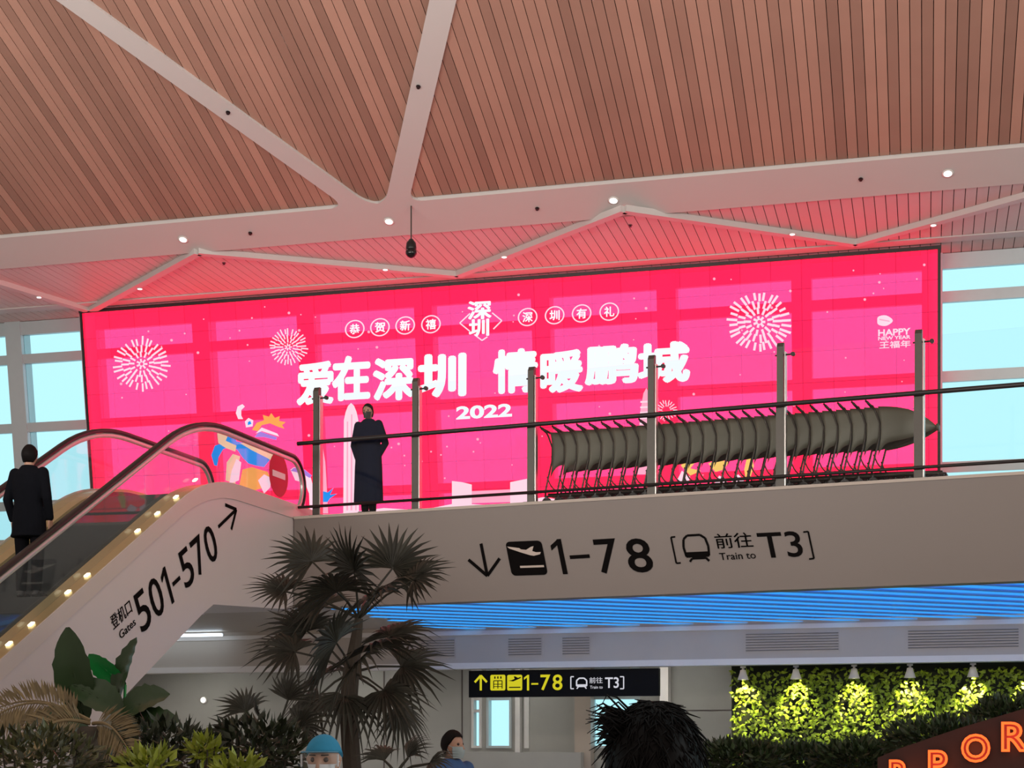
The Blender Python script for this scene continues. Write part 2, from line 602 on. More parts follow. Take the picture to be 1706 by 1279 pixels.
# ------------------------------------------------------------------ LED screen in front of the glass
def screen_mat():
    m = bpy.data.materials.new('led_mesh_red')
    m.use_nodes = True
    nt = m.node_tree
    nt.nodes.clear()
    N = nt.nodes.new
    e, tr, ad, o = N('ShaderNodeEmission'), N('ShaderNodeBsdfTransparent'), N('ShaderNodeAddShader'), N('ShaderNodeOutputMaterial')
    tc, mp, br = N('ShaderNodeTexCoord'), N('ShaderNodeMapping'), N('ShaderNodeTexBrick')
    br.offset = 0.0
    br.inputs['Color1'].default_value = (2.1, 0.015, 0.055, 1)
    br.inputs['Color2'].default_value = (2.2, 0.019, 0.061, 1)
    br.inputs['Mortar'].default_value = (0.66, 0.013, 0.043, 1)
    br.inputs['Scale'].default_value = 1.0
    br.inputs['Mortar Size'].default_value = 0.010
    br.inputs['Brick Width'].default_value = 0.52
    br.inputs['Row Height'].default_value = 0.52
    nt.links.new(tc.outputs['Object'], mp.inputs[0])
    mp.inputs['Rotation'].default_value = (R(90), 0, 0)
    nt.links.new(mp.outputs[0], br.inputs['Vector'])
    nt.links.new(br.outputs[0], e.inputs[0])
    e.inputs[1].default_value = 1.0
    tr.inputs[0].default_value = (0.15, 0.25, 0.48, 1)
    nt.links.new(e.outputs[0], ad.inputs[0])
    nt.links.new(tr.outputs[0], ad.inputs[1])
    nt.links.new(ad.outputs[0], o.inputs[0])
    return m
sL, sRt = sG(on_screen(137, 520)), sG(on_screen(1562, 414))
scr = thing('led_screen', 'huge pink and red LED screen with white new year slogan before the glass front', 'screen', P((sL + sRt) / 2, UF, D_SC))
def pin(o, root):
    o.parent = root
    o.matrix_parent_inverse = root.matrix_basis.inverted()
    return o
M_led = screen_mat()
pm = MB()
leanbox(pm, sL, sRt, UF + 0.06, ZS - 0.06, D_SC, 0.012)
# panel built flat, then stood up, so that the module grid follows the panel itself
pin(pm.build('display_panel', M_led), scr)
bz = MB()
leanbox(bz, sL - 0.06, sRt + 0.06, ZS - 0.06, ZS, D_SC - 0.03, 0.10)
leanbox(bz, sL - 0.05, sL, UF, ZS - 0.06, D_SC - 0.02, 0.08)
leanbox(bz, sRt, sRt + 0.05, UF, ZS - 0.06, D_SC - 0.02, 0.08)
leanbox(bz, sL, sRt, UF, UF + 0.06, D_SC - 0.02, 0.08)
pin(bz.build('bezel', M_dark), scr)

E_white = emit('led_white', (0.95, 1.02, 1.08), 1.0)
E_soft = emit('led_soft_pink', (1.15, 0.42, 0.60), 1.0, 0.1)
E_pale = emit('led_pale_pink', (1.1, 0.72, 0.85), 1.0, 0.05)
E_blue = emit('led_blue', (0.02, 0.30, 0.92), 1.0, 0.15)
E_orange = emit('led_orange', (1.1, 0.40, 0.10), 1.0, 0.1)
E_peach = emit('led_peach', (1.1, 0.62, 0.42), 1.0, 0.1)
E_purple = emit('led_purple', (0.40, 0.22, 0.72), 1.0, 0.1)
E_deep = emit('led_deep_red', (0.85, 0.02, 0.03), 1.0, 0.1)
E_gold = emit('led_gold', (1.0, 0.62, 0.16), 1.0, 0.1)

def scr_text(name, body, box, m, bold=0.0, shear=0.0, off=0.02):
    x0, y0, x1, y1 = box
    o = on_screen(x0, y1, off)
    xr = on_screen(x1, y1 - (x1 - x0) * 0.055, off)
    t = on_screen(x0, y0, off)
    xv, yv = xr - o, t - o
    yv = yv + xv.normalized() * yv.length * shear
    return pin(put_text(name, body, o, xv, yv, m, None, bold, 0.006), scr)
def scr_poly(name, pts, m, off=0.02):
    mb = MB()
    if isinstance(pts[0][0], (list, tuple)):
        if name not in ('tower_stripe',):
            for q in pts: scr_poly(name, q, m, off)
            return
        for q in pts: mb.prism([on_screen(x, y, off) for x, y in q], NG * 0.004)
    else:
        mb.prism([on_screen(x, y, off) for x, y in pts], NG * 0.004)
    return pin(mb.build(name, m), scr)

chars = [('爱', (494, 604, 556, 676)), ('在', (553, 594, 617, 669)), ('深', (621, 597, 691, 669)), ('圳', (695, 591, 777, 664)),
         ('情', (821, 583, 896, 657)), ('暖', (900, 585, 972, 656)), ('鹏', (974, 576, 1064, 643)), ('城', (1062, 572, 1150, 641))]
for c, b in chars:
    scr_text('slogan_character', c, b, E_white, 0.042)
scr_text('year_number', '2022', (760, 677, 853, 699), E_white, 0.035)
def ring(mb, px, py, r0, r1, off=0.02, n=28, ax=1.08):
    o = on_screen(px, py, off)
    ux = on_screen(px + 1, py - 0.07, off) - o
    uy = on_screen(px, py - 1, off) - o
    k = len(mb.v)
    for i in range(n):
        a = 2 * math.pi * i / n
        for r_ in (r0, r1):
            p = o + ux * math.cos(a) * r_ * ax + uy * math.sin(a) * r_
            mb.v.append(p); mb.v.append(p + NG * 0.004)
    for i in range(n):
        a, b = k + 4 * i, k + 4 * ((i + 1) % n)
        mb.f += [(a + 1, a + 3, b + 3, b + 1), (a, b, b + 2, a + 2), (a + 2, b + 2, b + 3, a + 3), (a, a + 1, b + 1, b)]
badges = [('恭', 591, 548), ('贺', 633, 545), ('新', 675, 542), ('禧', 718, 540), ('深', 879, 528), ('圳', 924, 525), ('有', 969, 522), ('礼', 1015, 519)]
for c, x, y in badges:
    mb = MB()
    ring(mb, x, y, 13.2, 15.2)
    o = pin(mb.build('round_badge', E_pale), scr)
    t = scr_text('badge_character', c, (x - 8.5, y - 8, x + 8.5, y + 9), E_white, 0.02)
    t.parent = o
    t.matrix_parent_inverse = Matrix.Identity(4)
    t.matrix_parent_inverse = (o.matrix_parent_inverse @ o.matrix_basis).inverted() @ Matrix.Identity(4)
    t.matrix_parent_inverse = (scr.matrix_basis @ o.matrix_parent_inverse @ o.matrix_basis).inverted()
# diamond emblem
for grp in [[((783, 522), (766, 538)), ((766, 538), (783, 552))], [((820, 521), (836, 534)), ((836, 534), (822, 548))], [((790, 557), (803, 567)), ((803, 567), (812, 561))]]:
    em = MB()
    for a, b in grp: em.bar(on_screen(*a, 0.02), on_screen(*b, 0.02), 0.022, 0.006, NG)
    pin(em.build('diamond_outline', E_pale), scr)
scr_text('emblem_character', '深', (779, 502, 819, 533), E_white, 0.03)
scr_text('emblem_character', '圳', (781, 532, 815, 561), E_white, 0.03)
# fireworks
def firework(px, py, rad, rings_, w):
    mb = MB()
    for r0, r1, k, ph in rings_:
        for i in range(k):
            a = 2 * math.pi * (i + ph) / k + random.uniform(-.05, .05)
            q0, q1 = r0 * rad * random.uniform(.95, 1.05), r1 * rad * random.uniform(.94, 1.06)
            p0 = (px + 1.06 * q0 * math.cos(a), py - q0 * math.sin(a))
            p1 = (px + 1.06 * q1 * math.cos(a), py - q1 * math.sin(a))
            mb.bar(on_screen(*p0, .02), on_screen(*p1, .02), w, 0.005, NG)
    return pin(mb.build('firework', E_pale), scr)
FR = [(0.06, .2, 7, 0), (0.26, .47, 13, .4), (.44, .70, 20, .1), (.70, 1.0, 30, .5)]
firework(236, 606, 44, FR, .035)
firework(480, 578, 30, FR, .024)
firework(1265, 536, 50, FR, .040)
firework(1110, 683, 24, FR[1:3], .016)
# logo blob and greeting at the right
mb = MB()
pts = [(1473 + 13 * math.cos(a) * (1 + .12 * math.cos(3 * a)), 534 - 9 * math.sin(a)) for a in [2 * math.pi * i / 20 for i in range(20)]]
scr_poly('logo_blob', pts, E_pale)
scr_poly('logo_stroke', [(1465, 531), (1482, 534), (1482, 536), (1465, 533)], E_soft, .028)
scr_text('greeting_text', 'HAPPY', (1463, 549, 1517, 560), E_pale, 0.03)
scr_text('greeting_text', 'NEW YEAR', (1463, 561, 1517, 567), E_pale, 0.03)
scr_text('greeting_text', '王福年', (1465, 569, 1517, 581), E_pale, 0.02)
# skyline drawing
scr_poly('tower_drawing', [(572, 856), (573, 700), (576, 686), (580, 676), (585, 671), (590, 676), (594, 686), (597, 700), (598, 856)], E_pale)
scr_poly('tower_stripe', [[(577, 850), (578, 702), (580, 702), (580, 850)], [(584, 850), (585, 690), (587, 690), (587, 850)], [(592, 850), (592, 702), (594, 702), (594, 850)]], E_soft, .028)
scr_poly('tower_drawing', [(531, 855), (533, 770), (537, 740), (542, 770), (547, 855)], E_soft)
scr_poly('tower_drawing', [(1062, 790), (1066, 690), (1072, 655), (1077, 646), (1081, 655), (1086, 690), (1090, 790)], E_soft)
mb = []
for i in range(12): mb.append([(1067 - i * .25, 668 + i * 9), (1086 + i * .25, 667 + i * 9), (1086 + i * .25, 670 + i * 9), (1067 - i * .25, 671 + i * 9)])
scr_poly('tower_stripe', mb, E_pale, .028)
scr_poly('gate_drawing', [[(753, 842), (753, 801), (770, 803), (786, 807), (786, 840)], [(850, 838), (850, 803), (880, 797), (880, 836)]], E_pale)
scr_poly('gate_drawing', [(786, 838), (786, 818), (850, 815), (850, 836)], E_soft)
scr_poly('cloud_band', [(486, 880), (486, 858), (560, 856), (640, 846), (700, 850), (760, 838), (830, 842), (905, 828), (960, 836), (960, 880)], E_pale, .016)
# festive dragon drawing behind the balustrade
scr_poly('dragon_curl', [(397, 698), (393, 688), (396, 677), (404, 673), (408, 677), (402, 683), (402, 692), (405, 698)], E_pale)
scr_poly('dragon_eye', [(410, 712), (408, 702), (414, 696), (422, 700), (421, 710)], E_pale, .03)
scr_poly('dragon_pupil', [(413, 708), (413, 703), (417, 701), (419, 706)], E_blue, .038)
scr_poly('dragon_crest', [(420, 716), (428, 704), (440, 700), (438, 691), (448, 694), (452, 688), (458, 696), (466, 693), (465, 701), (476, 703), (470, 708), (474, 714), (464, 711), (450, 705), (436, 708), (430, 718)], E_orange, .03)
scr_poly('dragon_brow', [(426, 722), (436, 712), (462, 722), (465, 727), (436, 718)], E_pale, .034)
scr_poly('dragon_mouth', [(424, 728), (432, 718), (462, 728), (460, 733), (440, 728)], E_purple, .026)
scr_poly('dragon_mane', [(357, 775), (352, 758), (358, 742), (372, 738), (382, 720), (390, 724), (394, 735), (410, 738), (424, 748), (440, 753), (452, 756), (448, 768), (440, 778), (428, 776), (414, 772), (404, 762), (396, 750), (386, 744), (372, 748), (364, 762), (362, 776)], E_blue)
scr_poly('dragon_snout', [(364, 738), (362, 722), (372, 716), (382, 720), (376, 734), (394, 742), (392, 752), (376, 746)], E_peach, .026)
scr_poly('dragon_scale', [(400, 738), (420, 736), (446, 752), (470, 766), (464, 774), (444, 762), (420, 750)], E_peach, .026)
scr_poly('dragon_scale', [(376, 800), (378, 770), (388, 756), (400, 760), (396, 780), (392, 806)], E_peach, .026)
scr_poly('dragon_scale', [(398, 812), (404, 782), (420, 778), (446, 786), (452, 800), (440, 812), (420, 818)], E_orange, .026)
scr_poly('dragon_belly', [(382, 806), (386, 784), (394, 764), (402, 770), (398, 800)], E_pale, .032)
scr_poly('dragon_belly', [(430, 800), (440, 790), (452, 796), (450, 812), (440, 822)], E_pale, .032)
scr_poly('dragon_tail', [(484, 782), (490, 778), (508, 784), (518, 796), (523, 815), (523, 850), (516, 850), (515, 822), (508, 804), (492, 800)], E_pale)
scr_poly('dragon_tail', [(484, 784), (490, 779), (508, 782), (520, 792), (516, 796), (504, 789)], E_purple, .028)
scr_poly('dragon_claw', [(532, 836), (530, 826), (538, 818), (546, 820), (556, 812), (550, 824), (562, 822), (550, 830), (546, 836)], E_blue, .028)
scr_poly('gold_ornament', [[(1134, 775), (1146, 766), (1158, 770), (1150, 780), (1168, 784), (1150, 792)], [(1180, 772), (1196, 764), (1214, 770), (1206, 782), (1192, 786)], [(1240, 782), (1244, 764), (1252, 760), (1256, 776), (1250, 796), (1242, 796)]], E_gold, .026)
scr_poly('white_ornament', [[(1128, 800), (1136, 784), (1150, 794), (1146, 806)], [(1190, 806), (1198, 792), (1212, 798), (1210, 808)], [(1216, 800), (1230, 790), (1240, 800), (1228, 808)]], E_pale, .028)
mb = MB()
for i in range(110):
    t = random.random()
    px, py = 160 + t * 1380, 0
    top, bot = 520 - (px - 137) * .0744 + 12, 800 - max(0, px - 900) * .03
    py = random.uniform(top, bot)
    r_ = random.choice([1.2, 1.6, 2.4])
    mb.prism([on_screen(px + r_ * math.cos(a), py + r_ * math.sin(a), .014) for a in [2 * math.pi * k / 6 for k in range(6)]], NG * .003)
cf = pin(mb.build('confetti', E_soft), scr)
cf['kind'] = 'stuff'

# ------------------------------------------------------------------ railing of the balcony
rl = thing('glass_railing', 'glass balcony railing with tall steel posts and dark handrail above the beige front', 'railing', F(0.3, 0.1, UF))
posts_px = [(527, 858), (692, 850), (885, 840), (1085, 828), (1300, 814), (1530, 800), (1790, 783)]
OFFR = 0.12
ps = []
for px, py in posts_px:
    p = onF(px, py, OFFR)
    s = sF(p)
    ps.append(s)
    mb = MB()
    z0 = UF + 0.006
    w0, w1 = 0.055, 0.045
    mb.prism([F(s - w0, OFFR - 0.02, z0), F(s + w0, OFFR - 0.02, z0), F(s + w0, OFFR + 0.07, z0), F(s - w0, OFFR + 0.07, z0)], (0, 0, 1.1))
    top = [(0, 1.1), (0, 1.86), (0.02, 1.90), (0.05, 1.93), (0.08, 1.93)]
    mb.prism([F(s - w1, OFFR - 0.02, z0 + 1.1), F(s - w1, OFFR + 0.07, z0 + 1.1), F(s - w1, OFFR + 0.07, z0 + 1.93), F(s - w1, OFFR + 0.02, z0 + 1.93), F(s - w1, OFFR - 0.02, z0 + 1.87)], FD * (2 * w1))
    mb.prism([F(s - 0.11, OFFR - 0.035, z0), F(s + 0.11, OFFR - 0.035, z0), F(s + 0.11, OFFR + 0.085, z0), F(s - 0.11, OFFR + 0.085, z0)], (0, 0, 0.02))
    o = pin(mb.build('post', M_post), rl)
    mb = MB()
    mb.prism([F(s + w0 + 0.004, OFFR - 0.02, z0 + 0.02), F(s + w0 + 0.02, OFFR - 0.02, z0 + 0.02), F(s + w0 + 0.02, OFFR + 0.07, z0 + 0.02), F(s + w0 + 0.004, OFFR + 0.07, z0 + 0.02)], (0, 0, 1.78))
    e = mb.build('side_strip', M_steel)
    e.parent = o
    e.matrix_parent_inverse = rl.matrix_basis.inverted() if False else Matrix.Identity(4)
    e.matrix_parent_inverse = (rl.matrix_basis @ o.matrix_parent_inverse).inverted()
    mb = MB()
    mb.tube([F(s - 0.07, OFFR, z0 + 1.76), F(s + 0.19, OFFR, z0 + 1.76)], 0.012, 8)
    mb.tube([F(s + 0.17, OFFR - 0.02, z0 + 1.76), F(s + 0.17, OFFR + 0.02, z0 + 1.76)], 0.03, 10)
    e = mb.build('glass_clamp', M_dark)
    e.parent = o
    e.matrix_parent_inverse = (rl.matrix_basis @ o.matrix_parent_inverse).inverted()
sEnd = FL - 0.2
hr = MB().tube([F(ps[0] - 0.28, OFFR - 0.07, UF + 1.10), F(ps[0], OFFR - 0.07, UF + 1.10), F(sEnd, OFFR - 0.07, UF + 1.10)], 0.032, 12)
pin(hr.build('handrail', M_dark, None, True), rl)
br = MB().tube([F(ps[0] - 0.28, OFFR - 0.05, UF + 0.15), F(sEnd, OFFR - 0.05, UF + 0.15)], 0.022, 10)
pin(br.build('bottom_rail', M_dark, None, True), rl)
for i in range(len(ps)):
    a = ps[i] + 0.085
    b = (ps[i + 1] - 0.065) if i + 1 < len(ps) else sEnd
    pin(MB().prism([F(a, OFFR + 0.02, UF + 0.03), F(b, OFFR + 0.02, UF + 0.03), F(b, OFFR + 0.02, UF + 1.84), F(a, OFFR + 0.02, UF + 1.84)], FN * 0.014).build('glass_panel', M_rail_glass), rl)

# ------------------------------------------------------------------ lettering on the balcony front
sg = thing('gate_lettering', 'black wayfinding lettering 1-78 and train to T3 on the beige balcony front', 'lettering', F(4, 0, 4.0))
def fa(px, py): return onF(px, py, -0.006)
LEANT = -math.tan(R(12.0))
def ftext(name, body, x0, yb0, x1, yb1, h, bold=0.0, parent=None):
    """baseline from (x0,yb0) to (x1,yb1) in the picture, h = height in pixels; letters lean back as on the wall"""
    o = fa(x0, yb0)
    xv = fa(x1, yb1) - o
    up = fa(x0, yb0 - h) - o
    yv = up + xv.normalized() * up.length * LEANT
    return pin(put_text(name, body, o, xv, yv, M_ink, None, bold, 0.004), parent or sg)
class FQ:
    """small drawing board: unit square laid on the front, (0,0) lower left"""
    def __init__(s, x0, yb0, x1, yb1, h, off=0.0):
        s.o = fa(x0, yb0) - FN * off
        s.x = fa(x1, yb1) - fa(x0, yb0)
        up = fa(x0, yb0 - h) - fa(x0, yb0)
        s.y = up + s.x.normalized() * up.length * LEANT
    def __call__(s, a, b): return s.o + s.x * a + s.y * b
def qpoly(q, pts, mb): return mb.prism([q(*p) for p in pts], -FN * 0.004)
def qline(q, pts, w, mb):
    for a, b in zip(pts[:-1], pts[1:]):
        mb.bar(q(*a) - FN * .002, q(*b) - FN * .002, w, 0.004, FN)
    return mb
q = FQ(786, 960, 838, 958, 54)
mb = MB()
qline(q, [(.5, 1), (.5, 0.02)], .045, mb)
qline(q, [(0.0, .52), (.5, 0.0), (1.0, .52)], .045, mb)
pin(mb.build('arrow', M_ink), sg)
def rounded(a0, b0, a1, b1, r, n=5):
    out = []
    for cx, cy, st in [(a1 - r, b1 - r, 0), (a0 + r, b1 - r, 90), (a0 + r, b0 + r, 180), (a1 - r, b0 + r, 270)]:
        for i in range(n + 1):
            t = R(st + 90 * i / n)
            out.append((cx + r * math.cos(t), cy + r * math.sin(t)))
    return out
M_cream = mat('cream_print', (0.55, 0.49, 0.43), 0.5)
q = FQ(853, 959, 913, 957, 57)
pin(qpoly(q, rounded(0, 0, 1, 1, .12), MB()).build('departure_icon', M_ink), sg)
q2 = FQ(853, 959, 913, 957, 57, 0.005)
mb = MB()
qpoly(q2, [(.03, .86), (.08, .80), (.36, .68), (.62, .58), (.72, .56), (.9, .60), (.93, .66), (.8, .66), (.7, .70), (.76, .84), (.68, .82), (.54, .74), (.40, .76), (.36, .80)], mb)
qpoly(q2, [(.28, .22), (.94, .22), (.94, .28), (.28, .28)], mb)
pin(mb.build('airplane_mark', M_cream), sg)
ftext('gate_number', '1', 927, 957, 946, 956, 59, 0.01)
mb = MB()
q = FQ(950, 931, 983, 929, 6)
pin(qpoly(q, [(0, 0), (1, 0), (1, 1), (0, 1)], mb).build('dash', M_ink), sg)
ftext('gate_number', '7', 999, 956, 1036, 954, 58, 0.008)
ftext('gate_number', '8', 1050, 954, 1091, 953, 57, 0.01)
q = FQ(1126, 938, 1134, 937.5, 44)
pin(qline(q, [(1.0, 1.0), (.1, 1.0), (.1, 0.0), (1.0, 0.0)], .022, MB()).build('bracket', M_ink), sg)
q = FQ(1348, 931, 1357, 930, 46)
pin(qline(q, [(0.0, 1.0), (.9, 1.0), (.9, 0.0), (0.0, 0.0)], .022, MB()).build('bracket', M_ink), sg)
q = FQ(1143, 936, 1186, 934, 45)
mb = MB()
out = [(.06, .2), (.02, .55), (.08, .85), (.25, .98), (.75, .98), (.92, .85), (.98, .55), (.94, .2), (.06, .2)]
qline(q, out, .03, mb)
qpoly(q, [(.03, .2), (.97, .2), (.97, .36), (.03, .36)], mb)
qline(q, [(.15, 0), (.26, .12), (.8, .12), (.9, 0)], .03, mb)
pin(mb.build('train_icon', M_ink), sg)
ftext('chinese_text', '前往', 1194, 914, 1256, 911, 25, 0.004)
ftext('small_text', 'Train to', 1200, 933, 1260, 930, 12, 0.004)
ftext('terminal_number', 'T3', 1269, 930, 1340, 927, 43, 0.008)

# ------------------------------------------------------------------ blue strip-lit ceiling under the balcony
ZSO = ZB + 0.02
M_bluep = mat('blue_panel', (0.06, 0.27, 0.80), 0.35, 0, 0.05, 3)
E_bl = emit('blue_strip', (0.045, 0.36, 0.95), 1.0)
bs = thing('strip_light_ceiling', 'blue glowing strip-light ceiling under the balcony front', 'ceiling light', F(6, 3, ZSO))
Y2 = 28.0
pin(MB().prism([F(0.0, 0.3, ZSO + 0.12), F(FL, 0.3, ZSO + 0.12), Vector((FL - 10, Y2, ZSO + 0.12)), Vector((-10, Y2, ZSO + 0.12))], (0, 0, 0.03)).build('backing_panel', M_bluep), bs)
a0, a1 = atZ(900, 1012, ZSO), atZ(1300, 1027, ZSO)
sd = (a1 - a0).normalized()
sn = Vector((-sd.y, sd.x, 0))
pc = Vector((-10, 28, 0)); 
for k in range(-30, 40):
    base = Vector((-4, 25, 0)) + sn * 0.62 * k
    ts = []
    lo, hi = -40, 40
    for p0, nn in [(F(0, 0.31), FN), (Vector((0, Y2 + 0.22, 0)), Vector((0, -1, 0))), (Vector((-9.9, 0, 0)), Vector((1, 0, 0))), (Vector((8.5, 0, 0)), Vector((-1, 0, 0)))]:
        den = sd.dot(nn)
        num = (p0 - base).dot(nn)
        if abs(den) < 1e-6: continue
        t = num / den
        if den > 0: lo = max(lo, t)
        else: hi = min(hi, t)
    if hi - lo < 0.4: continue
    a, b = base + sd * lo, base + sd * hi
    zz_ = Vector((0, 0, ZSO + 0.07))
    pin(MB().bar(a + zz_, b + zz_, 0.25, 0.006).build('light_strip', E_bl), bs)

# ------------------------------------------------------------------ bulkhead and lower level
ZT = EH + 1.44
ZC = ZT + .34         # low ceiling behind the bulkhead
bkh = MB().span((-32, Y2, ZT), (11, Y2 + 0.25, ZSO + 0.2))
struct('wall_header', bkh, M_bulk)
mb = MB()
mb.span((-32, Y2 - 0.05, ZT - 0.05), (11, Y2 + 0.3, ZT + 0.06))
struct('trim_12', mb, M_white)
mb = MB()
mb.span((-32, Y2 - 0.03, ZSO - 0.05), (11, Y2 + 0.02, ZSO + 0.03))
struct('trim_13', mb, M_white)
# slotted air grilles let into the bulkhead
gi = 0
for px0, px1 in [(845, 905), (935, 985), (1240, 1400), (1510, 1700), (700, 760)]:
    a, b = atY(px0, 1075, Y2), atY(px1, 1075, Y2)
    g = thing('air_grille', '', 'grille', ((a.x + b.x) / 2, Y2, ZT + 0.14), 0, 'air grilles in the grey bulkhead')
    g['label'] = ['small louvred air grille in the grey bulkhead above the yellow number of the hanging sign', 'small louvred air grille above the black end of the hanging sign', 'wide louvred air grille above the left end of the green wall',
                  'wide louvred air grille above the orange neon letters', 'small louvred air grille beside the fan palm, left of the hanging sign'][gi]
    gi += 1
    w = b.x - a.x
    MB().box((0, -0.008, 0.2), (w, 0.012, 0.36)).build('grille_frame', M_bulk, g)
    mb = MB()
    for k in range(7):
        mb.box((0, -0.022, 0.06 + k * 0.047), (w - 0.06, 0.014, 0.016), Matrix.Rotation(R(30), 3, 'X'))
    mb.build('louvre', mat('louvre_grey', (.26, .24, .21), .5), g)
struct('ceiling_lower', MB().span((-32, Y2 + 0.25, ZC + 0.02), (11, 33.0, ZC + 0.12)), M_bulk)

# back wall of the lower level with glazed openings
YB = 31.0
def bx(px): return atY(px, 1200, YB).x
ops = [(786, 803), (811, 853), (874, 882), (985, 1066)]
xs = [-32.0]
wb = MB()
zlow = atY(830, 1246, YB).z
for a, b in ops:
    wb.span((xs[-1], YB, 0), (bx(a), YB + 0.2, ZC + 0.02))
    wb.span((bx(a), YB, 0), (bx(b), YB + 0.2, zlow if b != 882 else zlow))
    xs.append(bx(b))
wb.span((xs[-1], YB, 0), (11, YB + 0.2, ZC + 0.02))
struct('wall_back', wb, M_grey)
M_frost = mat('window_frame_white', (0.62, 0.62, 0.60), 0.4)
for i, (a, b) in enumerate(ops):
    x0, x1 = bx(a), bx(b)
    fr = MB()
    t = 0.05
    fr.span((x0, YB - 0.04, zlow), (x0 + t, YB + 0.16, ZC))
    fr.span((x1 - t, YB - 0.04, zlow), (x1, YB + 0.16, ZC))
    fr.span((x0 + t, YB - 0.04, zlow), (x1 - t, YB + 0.16, zlow + t))
    ztop = atY(830, 1166, YB).z
    fr.span((x0 + t, YB - 0.02, ztop), (x1 - t, YB + 0.16, ZC))
    if i == 0:
        zz_ = atY(790, 1184, YB).z
        fr.span((x0 + t, YB - 0.02, zz_ - .03), (x1 - t, YB + 0.1, zz_ + .03))
    w = struct('window_%d' % (20 + i), fr, M_frost if i in (0, 2) else M_alu)
    struct('window_pane', MB().span((x0 + t, YB + 0.08, zlow + t), (x1 - t, YB + 0.1, ztop)), M_win_glass, w)
# columns and reveals in front of the back wall
def colm(name, px0, px1, m, y=YB - 0.35, d=0.3, top=None):
    a, b = atY(px0, 1200, y).x, atY(px1, 1200, y).x
    return struct(name, MB().span((a, y, 0), (b, y + d, ZC + 0.02)), m)
M_beige = mat('beige_column', (0.36, 0.31, 0.26), 0.45, 0, 0.05, 3)
colm('column_1', 957, 984, M_beige)
colm('column_2', 1099, 1113, M_white)
colm('column_3', 858, 866, M_frost, YB - 0.2, 0.15)
# seams of the wall cladding
for k, (px, yy) in enumerate([(520, 0), (640, 0), (770, 0)]):
    x = bx(px)
    struct('trim_%d' % (20 + k), MB().span((x - .012, YB - 0.012, 0), (x + .012, YB - 0.002, ZC)), M_gapw)
z = atY(1160, 1183, YB).z
struct('trim_24', MB().span((bx(1113), YB - 0.012, z - .01), (bx(1230), YB - 0.002, z + .01)), M_gapw)
# the counter-height ledge seen below the windows
lg = MB().span((bx(770), YB - 0.6, 0), (bx(980), YB - 0.36, zlow - 0.08))
ob = struct('wall_ledge', lg, M_grey)

for k, x in enumerate((-16.0, -12.5, -9.0, -5.8, 1.5)):  # added lamps, hidden above the trim, that brighten the lower walls
    t = thing('ceiling_fill_panel', 'added flat fill lamp hidden in the low ceiling ' + ('behind the escalator', 'behind the low fan palm', 'behind the tall fan palm', 'above the glazed openings', 'before the green wall')[k], 'lamp', (x, 29.7, ZC + .01), 0, 'added fill lamps hidden in the low ceiling')
    MB().box((0, 0, 0), (1.3, .34, .02)).build('fill_frame', M_white, t)
    MB().box((0, 0, -.012), (1.2, .26, .008)).build('diffuser', emit('panel_glow', (1, .96, .9), 2.0), t)
    l = area('panel_fill', (0, 0, -.03), (0, 0, 0), 1.2, .26, 20, (1, .95, .88))
    l.parent = t

p = atY(340, 1166, YB)  # glowing disc built in place of a downlight's reflection on the wall
t = thing('wall_reflection', 'small round glowing disc imitating a downlight reflection on the grey wall behind the low fan palm', 'lamp', (p.x, YB - .001, p.z))
mb = MB().lathe([(.075, .0), (.075, .03), (.06, .04)], 16)
mb.v = [Vector((v.x, -v.z, v.y)) for v in mb.v]
mb.build('reflection_ring', M_white, t)
mb = MB().lathe([(.058, .03), (.056, .05)], 16)
mb.v = [Vector((v.x, -v.z, v.y)) for v in mb.v]
mb.build('lens', emit('wall_reflection_glow', (1, .96, .88), 2.2), t)

# ------------------------------------------------------------------ hanging sign
M_signb = mat('sign_black', (0.006, 0.006, 0.007), 0.6, 0, 0.05, 10, 0, 0.1)
E_yel = emit('sign_yellow', (0.62, 0.56, 0.02), 1.0)
E_sw = emit('sign_white', (0.62, 0.62, 0.68), 1.0)
YS = 28.05
hs = thing('hanging_sign', 'black hanging sign with yellow 1-78 and white T3 under the balcony', 'sign', atY(938, 1160, YS))
xa, xb = atY(781, 1140, YS).x, atY(1097, 1140, YS).x
z0, z1 = atY(938, 1160, YS).z, atY(938, 1115, YS).z
pin(MB().span((xa, YS, z0), (xb, YS + 0.16, z1)).build('sign_box', M_signb), hs)
for f in (.15, .85):
    x = xa + (xb - xa) * f
    pin(MB().tube([(x, YS + .08, z1), (x, YS + .08, ZT - .04)], .018, 8).build('hanger', M_steel), hs)
def st(name, body, x0, x1, yb, h, m, bold=0.0, off=.004):
    o = atY(x0, yb, YS - off)
    e = atY(x1, yb, YS - off)
    o2 = Vector((o.x, o.y, o.z)); 
    xv = Vector((e.x - o.x, 0, 0)); yv = Vector((0, 0, atY(x0, yb - h, YS).z - o.z))
    return pin(put_text(name, body, o2, xv, yv, m, None, bold, .004), hs)
class SQ:
    def __init__(s, x0, x1, yb, h, off=.004):
        s.o = atY(x0, yb, YS - off); s.w = atY(x1, yb, YS - off).x - s.o.x; s.h = atY(x0, yb - h, YS).z - s.o.z
    def __call__(s, a, b): return s.o + Vector((s.w * a, 0, s.h * b))
YN = Vector((0, -1, 0))
def sp(q, pts, mb): return mb.prism([q(*p) for p in pts], YN * .004)
def sl(q, pts, w, mb):
    for a, b in zip(pts[:-1], pts[1:]): mb.bar(q(*a), q(*b), w, .004, YN)
    return mb
q = SQ(791, 811, 1150, 25)
mb = MB(); sl(q, [(.5, 0), (.5, 1)], .04, mb); sl(q, [(0, .55), (.5, 1), (1, .55)], .04, mb)
pin(mb.build('arrow', E_yel), hs)
q = SQ(817, 842, 1150, 26)
